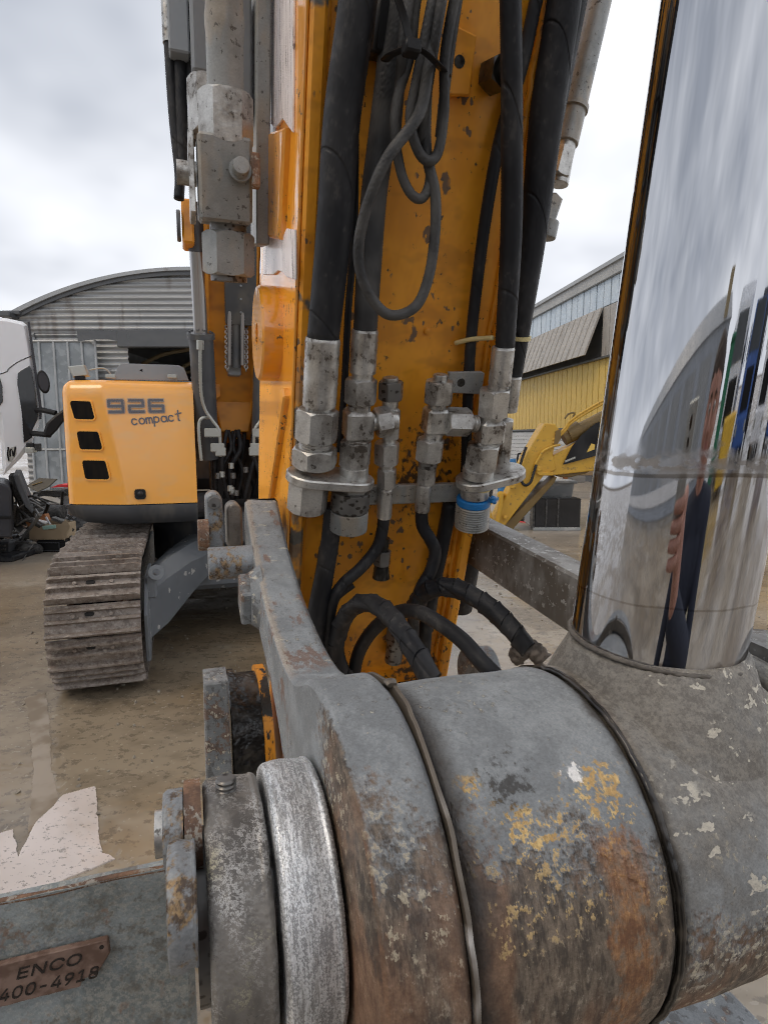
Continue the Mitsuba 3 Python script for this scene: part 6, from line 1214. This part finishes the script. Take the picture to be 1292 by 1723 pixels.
for s_ in (-1, 1):
    hp, kn, an = B_(.09 * s_, -.03, .90), B_(.15 * s_, .20, .46), B_(.12 * s_, -.05, .09); lg += [(hp, .10, kn, .068), (kn, .068, an, .05)]
add(PS, 'trousers', body(lg + [(B_(-.08, -.03, .93), .12, B_(.08, -.03, .93), .12)]), 'trouser_cloth', True, world=True)
for s_ in (-1, 1): add(PS, 'boot', body([(B_(.12 * s_, -.06, .06), .05, B_(.13 * s_, .10, .04), .042), (B_(.12 * s_, -.06, .06), .05, B_(.12 * s_, -.05, .14), .052)], .01, 6), 'boot_leather', True, world=True)
hc = B_(0, .03, 1.60)
hd = chain([(hc + [0, -.02, .03], .088, hc + [0, .01, .035], .082), (hc + [0, .01, .0], .072, hc + [0, .035, -.075], .042), (hc + [-.035, .02, -.03], .05, hc + [.035, .02, -.03], .05), (nk + [0, 0, -.04], .06, hc + [0, -.02, -.04], .058),
            (hc + [0, .088, .012], .010, hc + [0, .108, -.026], .013), (hc + [-.012, .090, -.030], .010, hc + [.012, .090, -.030], .010), (hc + [-.04, .074, .028], .012, hc + [.04, .074, .028], .012), (hc + [0, .06, -.1], .018, hc + [0, .05, -.09], .022),
            (hc + [-.083, -.01, .012], .014, hc + [-.082, -.012, -.03], .010), (hc + [.083, -.01, .012], .014, hc + [.082, -.012, -.03], .010)])
hm = man(hd.refine_to_length(.006)); hm.merge_vertices(); add(PS, 'head', trimesh.smoothing.filter_taubin(hm, iterations=6), 'skin', True, world=True)
for s_ in (-1, 1):
    add(PS, 'eye', [trimesh.creation.icosphere(2, .0125).apply_translation(hc + [.032 * s_, .0745, .008])], 'eye_white', True, world=True); add(PS, 'iris', [trimesh.creation.icosphere(2, .0062).apply_translation(hc + [.032 * s_, .083, .007])], 'iris_brown', True, world=True)
    add(PS, 'eyebrow', tube([hc + [.016 * s_, .089, .026], hc + [.034 * s_, .087, .031], hc + [.052 * s_, .074, .026]], .0042, 8, 4), 'hair_brown', True, world=True)
add(PS, 'mouth', tube([hc + [-.024, .080, -.061], hc + [0, .0885, -.059], hc + [.024, .080, -.061]], .0055, 8, 5), 'lip_skin', True, world=True)
hr = man(chain([(hc + [0, -.025, .045], .094, hc + [0, .0, .055], .086), (hc + [0, -.05, .0], .085, hc + [0, -.03, .04], .09)]).refine_to_length(.007)); add(PS, 'hair', rough(hr, .006, 60), 'hair_brown', True, world=True)
# phone, just behind the lens, and the hand closed round its lower half
PHc = np.array([.0, -.013, 1.452])
PH = thing('phone', 'slim silver phone with two dark lenses held upright in one hand', 'phone'); add(PH, 'body', [cbox(PHc, [.0365, .004, .075], None, .0035)], 'pale_metal', 30, world=True)
for dz in (.050, .026): add(PH, 'lens', [cyl(PHc + [0, .004, dz], PHc + [0, .0055, dz], .0085, n=24)], 'black_gloss', 30, world=True)
PHh = PHc - [0, 0, .046]
hj = [(wr_ + [.01, -.02, -.03], .030, PHh + [.045, -.022, -.030], .026), (PHh + [.046, -.020, -.055], .022, PHh + [.044, -.020, .005], .020)]
for i, (z, ln) in enumerate(((.012, .060), (-.010, .067), (-.032, .064), (-.053, .052))):
    k0 = PHh + [.045, -.010, z]; k1 = PHh + [.047, .006, z - .004]; k2 = PHh + [.030, .016, z - .006]; k3 = PHh + [.045 - ln, .013, z - .008]
    hj += [(k0, .011, k1, .0105), (k1, .0105, k2, .0095), (k2, .0095, k3, .0080)]
hj += [(PHh + [.040, -.028, -.035], .017, PHh + [.026, -.026, .004], .012), (PHh + [.026, -.026, .004], .012, PHh + [.006, -.020, .024], .0095)]
hnd = man(chain(hj).refine_to_length(.004)); hnd.merge_vertices(); add(PS, 'right_hand', trimesh.smoothing.filter_taubin(hnd, iterations=5), 'skin', True, world=True)
lh = wl_; lj = [(lh, .036, lh + [0, .01, -.07], .034)] + [(lh + [0, .01 + .018 * (i - 1.5), -.08], .0105, lh + [.008, .012 + .019 * (i - 1.5), -.125 - .006 * (i in (1, 2))], .0095) for i in range(4)] + [(lh + [.008, .012 + .019 * (i - 1.5), -.125], .0095, lh + [.022, .012 + .019 * (i - 1.5), -.16], .0085) for i in range(4)] + [(lh + [.01, .03, -.04], .014, lh + [.02, .055, -.09], .010)]
h2_ = man(chain(lj).refine_to_length(.005)); h2_.merge_vertices(); add(PS, 'left_hand', trimesh.smoothing.filter_taubin(h2_, iterations=4), 'skin', True, world=True)
